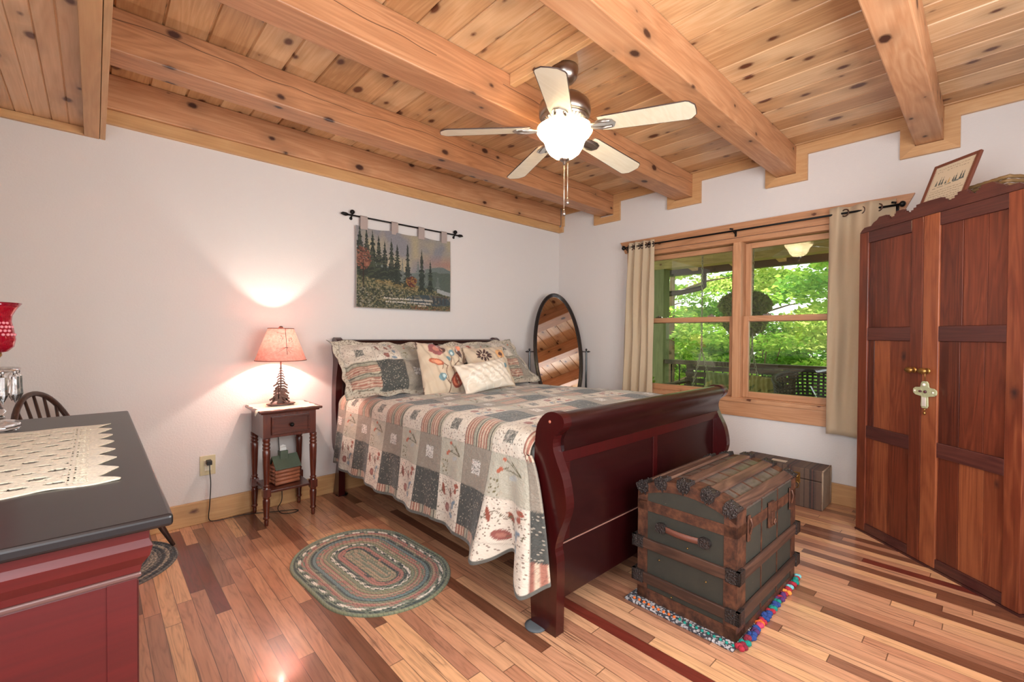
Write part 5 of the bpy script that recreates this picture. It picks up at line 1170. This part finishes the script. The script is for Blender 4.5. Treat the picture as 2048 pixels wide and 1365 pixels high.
pal = [(tan, gg, ol), (gg, tan, rse), (tan, ol), (dk, rse, tan), (rse, rse, (184, 92, 84)), (gg, dk, ol), (wht, gg, wht, dk), (ol, gg, wht), (tan, ol, dk), (rse, tan, gg), (rse, gg), (blu, blu, gg), (dk, gg, tan), (tan, rse, gg), (rse, gg, blu), (wht, wht, dk, gg), (gg, dk, ol), (gg, ol, (120, 132, 108))]
braid_rug('oval_braided_rug', 'oval braided rug in green, rose and cream beside the bed', -2.895, -1.232, .16, 18, .0178, pal, .06, 3)
bl_, gr_, cr_ = (46, 48, 54), (112, 104, 98), (178, 160, 140)
pal2 = [(gr_, cr_), (cr_, gr_, bl_), (gr_, gr_, cr_), (bl_, gr_, cr_)] * 3 + [(gr_, cr_), (cr_, gr_), (gr_, bl_), (bl_, bl_, gr_), (gr_, cr_), (bl_, bl_, (60, 66, 72), gr_), (bl_, gr_, bl_)]
braid_rug('round_braided_rug', 'round dark braided rug under the windsor chair', -3.94, -.365, .0, 19, .0174, pal2, 0, 9)

# ------------------------------------------------------------------ porch and woods outside the window
M['porch'] = wood('porch_wood', (122, 106, 60), (156, 136, 84), (178, 158, 104), 'y', .7, knots=.6, tv=.4)
M['porch_z'] = wood('porch_wood_z', (88, 92, 58), (108, 112, 74), (126, 130, 88), 'z', .7, tv=.4)
M['gutter'] = plain('brown_gutter', (58, 48, 40), .5)
M['swingw'] = wood('swing_wood', (48, 40, 30), (72, 60, 46), (92, 78, 60), 'y', .7, tv=.3)
struct('porch_floor', MB().box(.2, 2.6, -7, 3.2, -.16, -.06), M['porch'])
struct('porch_ceiling', MB().box(.2, 3.0, -7, 3.2, 2.52, 2.58), M['porch'])
struct('ground', MB().box(2.6, 60, -40, 40, -1.3, -1.1), plain('leaf_litter_ground', (92, 104, 52), .95, var=.3))
def T1(name, mb, mat, label, cat, group=None, bevel=.003): return tag(mb.build(name, mat, None, bevel), label, cat, group)
T1('porch_beam', MB().box(2.30, 2.50, -6.9, 3.1, 2.22, 2.50), M['porch'], 'thick porch beam above the railing outside the window', 'beam')
T1('porch_post', MB().box(2.31, 2.49, -.07, .13, -.06, 2.219), M['porch_z'], 'square green porch post left of the railing outside the window', 'post')
for i, y in enumerate(np.arange(-6.4, 3.0, .61)): T1('rafter_tail', MB().prism([(2.51, 2.32), (2.95, 2.24), (2.95, 2.33), (2.51, 2.46)], y, y + .09, 'y'), M['trim_x'], 'pale rafter tail poking out beyond the porch beam', 'rafter', 'porch rafter tails')
mb = MB(); mb.prism([(2.96, 2.30), (2.96, 2.20), (3.08, 2.20), (3.10, 2.30), (3.09, 2.30), (3.07, 2.21), (2.97, 2.21), (2.97, 2.30)], -7, 3.1, 'y'); gt = thing('gutter', 'brown gutter and downspout along the porch eave', 'gutter', (0, 0, 0)); mb.build('gutter_trough', M['gutter'], gt)
mb = MB(); mb.tube(spline([(3.02, -.36, 2.2), (3.02, -.36, 2.05), (3.0, -.34, 1.98), (2.75, -.14, 1.90), (2.56, .0, 1.86), (2.54, .02, 1.75), (2.54, .02, -.9)]), .042, 8); mb.build('downspout', M['gutter'], gt)
rl = thing('porch_railing', 'dark wooden porch railing with thin upright balusters', 'railing', (0, 0, 0))
MB().box(2.33, 2.47, -6.9, -.072, .80, .86).build('top_rail', M['swingw'], rl, .004); MB().box(2.37, 2.43, -6.9, -.072, .08, .12).build('bottom_rail', M['swingw'], rl, .004)
for k in range(48):
    y = -.16 - k * .125
    MB().tube([(2.40, y, .12), (2.40, y, .80)], .009, 6).build('baluster', M['black'], rl)
def chain(pts, name, parent, r=.0045, ln=.036):
    mb = MB(); pts = [Vector(p) for p in pts]; k = 0
    for a, b in zip(pts[:-1], pts[1:]):
        d = b - a; n = max(1, int(d.length / ln)); dn = d.normalized(); s1 = dn.orthogonal().normalized(); s2 = dn.cross(s1)
        for i in range(n):
            c = a + d * ((i + .5) / n); s = s1 if k % 2 else s2; k += 1
            mb.tube([c + dn * ln * .68 * math.cos(q) + s * .010 * math.sin(q) for q in np.linspace(0, 2 * PI, 9)[:-1]], r, 5, closed=True)
    return mb.build(name, M['swingch'], parent)
M['swingch'] = plain('galvanised_chain', (150, 146, 128), .5, .5)
def swing():
    T = thing('porch_swing', 'wooden porch swing hanging on chains outside the window', 'swing', (0, 0, 0))
    y0, y1 = -.66, -1.94
    mb = MB(); 
    for k in range(7): mb.box(1.24 + k * .072, 1.30 + k * .072, y1, y0, .36, .38, .1 * k)
    for y in (y0 - .1, (y0 + y1) / 2, y1 + .1): mb.box(1.24, 1.74, y - .02, y + .02, .32, .36)
    mb.build('seat', M['swingw'], T)
    mb = MB(); 
    for k in range(5): z = .44 + k * .082; mb.box(1.74 + (z - .38) * .25, 1.76 + (z - .38) * .25, y1, y0, z, z + .06, .15 * k)
    for y in (y0 - .04, (y0 + y1) / 2, y1 + .04): mb.prism([(1.75, .36), (1.80, .36), (1.91, .84), (1.87, .84)], y - .03, y + .03, 'y')
    mb.build('backrest', M['swingw'], T)
    for y in (y0 - .03, y1 + .03): mb = MB(); mb.box(1.22, 1.86, y - .04, y + .04, .60, .625); mb.box(1.26, 1.31, y - .02, y + .02, .36, .60); mb.build('armrest', M['swingw'], T)
    for y in (-1.0, -1.58):
        chain([(1.53, y, 2.50), (1.53, y, 1.06)], 'chain', T); chain([(1.53, y, 1.06), (1.30, y + .0, .62)], 'chain', T); chain([(1.53, y, 1.06), (1.78, y, .62)], 'chain', T)
swing()
def sq_pillow(name, label, loc, rz, c, c2):
    def f(X, Y, w, h):
        p = Paint(X, Y, c); r = np.random.RandomState(2)
        for k in range(14): p.ell((r.rand() - .5) * w, (r.rand() - .5) * h, .03, .012, c2, r.rand() * 3)
        return p.C
    return pillow(name, .4, .4, .12, M['fabric'], f, Matrix.Translation(loc) @ Matrix.Rotation(rz, 4, 'Z') @ Matrix.Rotation(PI / 2 - .35, 4, 'X'), label, 'cushion', 'porch swing cushions')
sq_pillow('porch_cushion', 'green leafy cushion leaning on the porch swing, left of the pair', (1.60, -1.20, .59), -PI / 2, (120, 128, 84), (160, 150, 90))
sq_pillow('porch_cushion', 'yellowish cushion on the porch swing, right of the pair', (1.52, -1.70, .58), -PI / 2 - .3, (150, 140, 84), (96, 104, 60))
def wicker_chair():
    T = thing('wicker_chair', 'dark woven wicker chair with rounded back on the porch', 'chair', (1.15, -2.32, -.06))
    wk = plain('dark_wicker', (44, 38, 32), .6); 
    # woven back: strands with gaps
    mb = MB()
    def S(q, v): r = .34 + .05 * v; return (-.0 + r * math.cos(q) * .9, r * math.sin(q), .42 + .50 * v * (.80 + .2 * math.cos(q - .5)))
    for i in range(15): v = i / 14; mb.tube([S(q, v) for q in np.linspace(-1.7, 2.3, 36)], .011 if i < 14 else .022, 5)
    for k in range(34): q = -1.7 + 4.0 * k / 33; mb.tube([S(q, 0), S(q, .5), S(q, 1)], .010, 5)
    mb.build('woven_back', wk, T)
    mb = MB(); mb.lathe([(1e-4, .38), (.32, .38), (.34, .40), (.33, .43), (1e-4, .44)], n=24); mb.build('seat', wk, T)
    for x, y in ((.24, .22), (.24, -.22), (-.24, .22), (-.24, -.22)): mb = MB(); mb.tube([(x, y, 0), (x * .95, y * .95, .39)], .02, 8); mb.build('leg', wk, T)
wicker_chair()
def leaves(name, centers, n, size, mat, parent, seed, flat=.5):
    r = np.random.RandomState(seed); k = len(centers); cs = np.array([c[:3] for c in centers]); rad = np.array([c[3:] for c in centers]); idx = r.randint(0, k, n)
    d = r.randn(n, 3); d /= np.linalg.norm(d, axis=1)[:, None]; q = r.rand(n, 1) ** .45; p = cs[idx] + d * q * rad[idx]
    u = r.randn(n, 3); u[:, 2] *= flat; u /= np.linalg.norm(u, axis=1)[:, None]; w_ = np.cross(u, r.randn(n, 3)); w_ /= np.linalg.norm(w_, axis=1)[:, None]
    s = size * (.6 + .8 * r.rand(n, 1)); 
    V = np.stack([p - u * s, p + w_ * s * .45, p + u * s, p - w_ * s * .45], 1).reshape(-1, 3)
    me = bpy.data.meshes.new(name); me.vertices.add(4 * n); me.vertices.foreach_set('co', V.astype(np.float32).ravel()); me.loops.add(4 * n); me.loops.foreach_set('vertex_index', np.arange(4 * n, dtype=np.int32)); me.polygons.add(n); me.polygons.foreach_set('loop_start', np.arange(0, 4 * n, 4, dtype=np.int32)); me.update(calc_edges=True)
    t = me.attributes.new('tint', 'FLOAT', 'FACE'); t.data.foreach_set('value', r.rand(n).astype(np.float32)); me.materials.append(mat)
    o = bpy.data.objects.new(name, me); COL.objects.link(o); o.parent = parent; return o
M['leafA'] = leafmat('maple_leaf', (128, 178, 66), (196, 216, 112), .6); M['leafB'] = leafmat('yellow_green_leaf', (160, 188, 84), (220, 224, 140), .6); M['leafC'] = leafmat('deep_green_leaf', (88, 140, 58), (152, 190, 92), .55)
M['fern'] = leafmat('fern_leaf', (96, 112, 56), (144, 158, 84), .4)
bark = plain('tree_bark', (104, 84, 64), .9, var=.3, bump=.6, bscale=30)
r = random.Random(21)
spots = [(5.6, 1.5, 'leafA', 'nearest woodland tree with broad maple leaves outside the left pane'), (6.6, -1.3, 'leafA', 'broad green maple filling the view through the right pane'), (6.0, -3.2, 'leafC', 'leafy tree outside, beyond the porch to the right'), (8.5, 3.6, 'leafB', 'yellow green tree far beyond the porch post'),
         (9.0, 1.0, 'leafB', 'slim yellow green tree deep in the woods, left pane'), (9.5, -2.0, 'leafC', 'deep green tree standing behind the broad maple'), (12.5, 5.5, 'leafB', 'distant pale tree in the woods at far left'), (13, 2.0, 'leafA', 'distant tree in the woods seen behind the swing chain'), (13, -1.5, 'leafB', 'distant tree in the woods behind the wicker chair'), (12.5, -5.5, 'leafC', 'distant tree in the woods at far right'), (7.2, 5.6, 'leafC', 'bushy tree outside, left of the porch post'), (17, 7.5, 'leafA', 'farthest tree in the woods on the left'), (17.5, 3.5, 'leafC', 'farthest tree in the woods in the middle'), (17.5, -3, 'leafA', 'farthest tree in the woods on the right')]
for i, (x, y, mt_, lb) in enumerate(spots):
    T = thing('woodland_tree', lb, 'tree', (x, y, -1.1), 0, 'trees in the woods outside')
    h = 6.5 + r.random() * 2; lean = r.uniform(-.3, .3); far = x > 11
    mb = MB(); mb.tube([(0, 0, 0), (lean * .3, lean * .2, h * .4), (lean, 0, h)], [.085, .065, .02], 10)
    for k in range(7):
        z = h * (.18 + .1 * k); q = r.random() * 6.28; L_ = 1.5 - .1 * k; mb.tube([(lean * z / h, 0, z), (lean * z / h + L_ * .6 * math.cos(q), L_ * .6 * math.sin(q), z + .25), (lean * z / h + L_ * math.cos(q), L_ * math.sin(q), z + .3)], [.035, .022, .008], 6)
    mb.build('trunk', bark, T)
    cen = []
    for k in range(26):
        z = r.uniform(.9, h + .3); q = r.random() * 6.28; rr = 1.75 * r.random() ** .6; cen.append((rr * math.cos(q) * 1.0, rr * math.sin(q) * 1.15, z, .75, .75, .22))
    leaves('crown', cen, 10500 if not far else 6500, .062 if not far else .13, M[mt_], T, i, .35)
T = thing('hanging_fern', 'large fern hanging from the porch ceiling outside the window', 'plant', (1.6, -1.47, 1.22))
mb = MB(); mb.lathe([(1e-4, .20), (.10, .20), (.13, .32), (.125, .33), (1e-4, .31)], n=20); mb.build('pot', plain('fern_basket', (60, 48, 36), .8), T)
mb = MB(); [mb.tube([(.12 * math.cos(q), .12 * math.sin(q), .32), (0, 0, .70), (0, 0, 1.29)], .003, 5) for q in (0, 2.1, 4.2)]; mb.build('hanger', M['black'], T)
leaves('fronds', [(0, 0, .36, .28, .28, .17)] * 3 + [(.0, 0, .18, .22, .24, .20)], 13000, .028, M['fern'], T, 5, 1)
T = thing('potted_shrub', 'bright green potted plant in the lower left of the window view', 'plant', (.98, -.40, -.06))
mb = MB(); mb.lathe([(1e-4, 0), (.14, 0), (.18, .3), (.19, .32), (.17, .32), (1e-4, .29)], n=24); mb.build('pot', plain('clay_pot', (150, 92, 62), .8), T)
mb = MB(); [mb.tube([(0, 0, .28), (.06 * math.cos(q), .06 * math.sin(q), .5), (.18 * math.cos(q), .18 * math.sin(q), .72)], .006, 5) for q in np.arange(0, 6.2, .8)]; mb.build('stems', M['fern'], T)
leaves('foliage', [(0, 0, .66, .26, .26, .2)], 700, .045, M['leafA'], T, 6, 1)

for i, (x, y, m_, lb) in enumerate([(7.6, .4, 'leafC', 'leafy understory shrub behind the railing, left pane'), (8.2, -1.6, 'leafB', 'pale green understory shrub behind the railing, right pane'), (8.0, 2.8, 'leafA', 'understory shrub beside the porch post view'), (10.5, -.4, 'leafA', 'taller shrub deep in the woods behind the hanging fern'), (10.8, 4.2, 'leafC', 'dark shrub deep in the woods at left'), (10.4, -4.0, 'leafC', 'dark shrub deep in the woods at right'), (8.0, -3.8, 'leafB', 'pale shrub outside, hidden partly by the right curtain')]):
    T = thing('woodland_shrub', lb, 'shrub', (x, y, -1.1), 0, 'shrubs in the woods outside'); r = random.Random(i)
    mb = MB(); [mb.tube([(0, 0, 0), (.3 * math.cos(q), .3 * math.sin(q), 1.2), (.6 * math.cos(q), .6 * math.sin(q), 2.4)], [.03, .02, .008], 6) for q in np.arange(0, 6, 1.3)]; mb.build('stems', bark, T)
    leaves('foliage', [(r.uniform(-.8, .8), r.uniform(-1.0, 1.0), r.uniform(.5, 3.0), .6, .7, .3) for k in range(14)], 5200, .07, M[m_], T, 40 + i, .4)
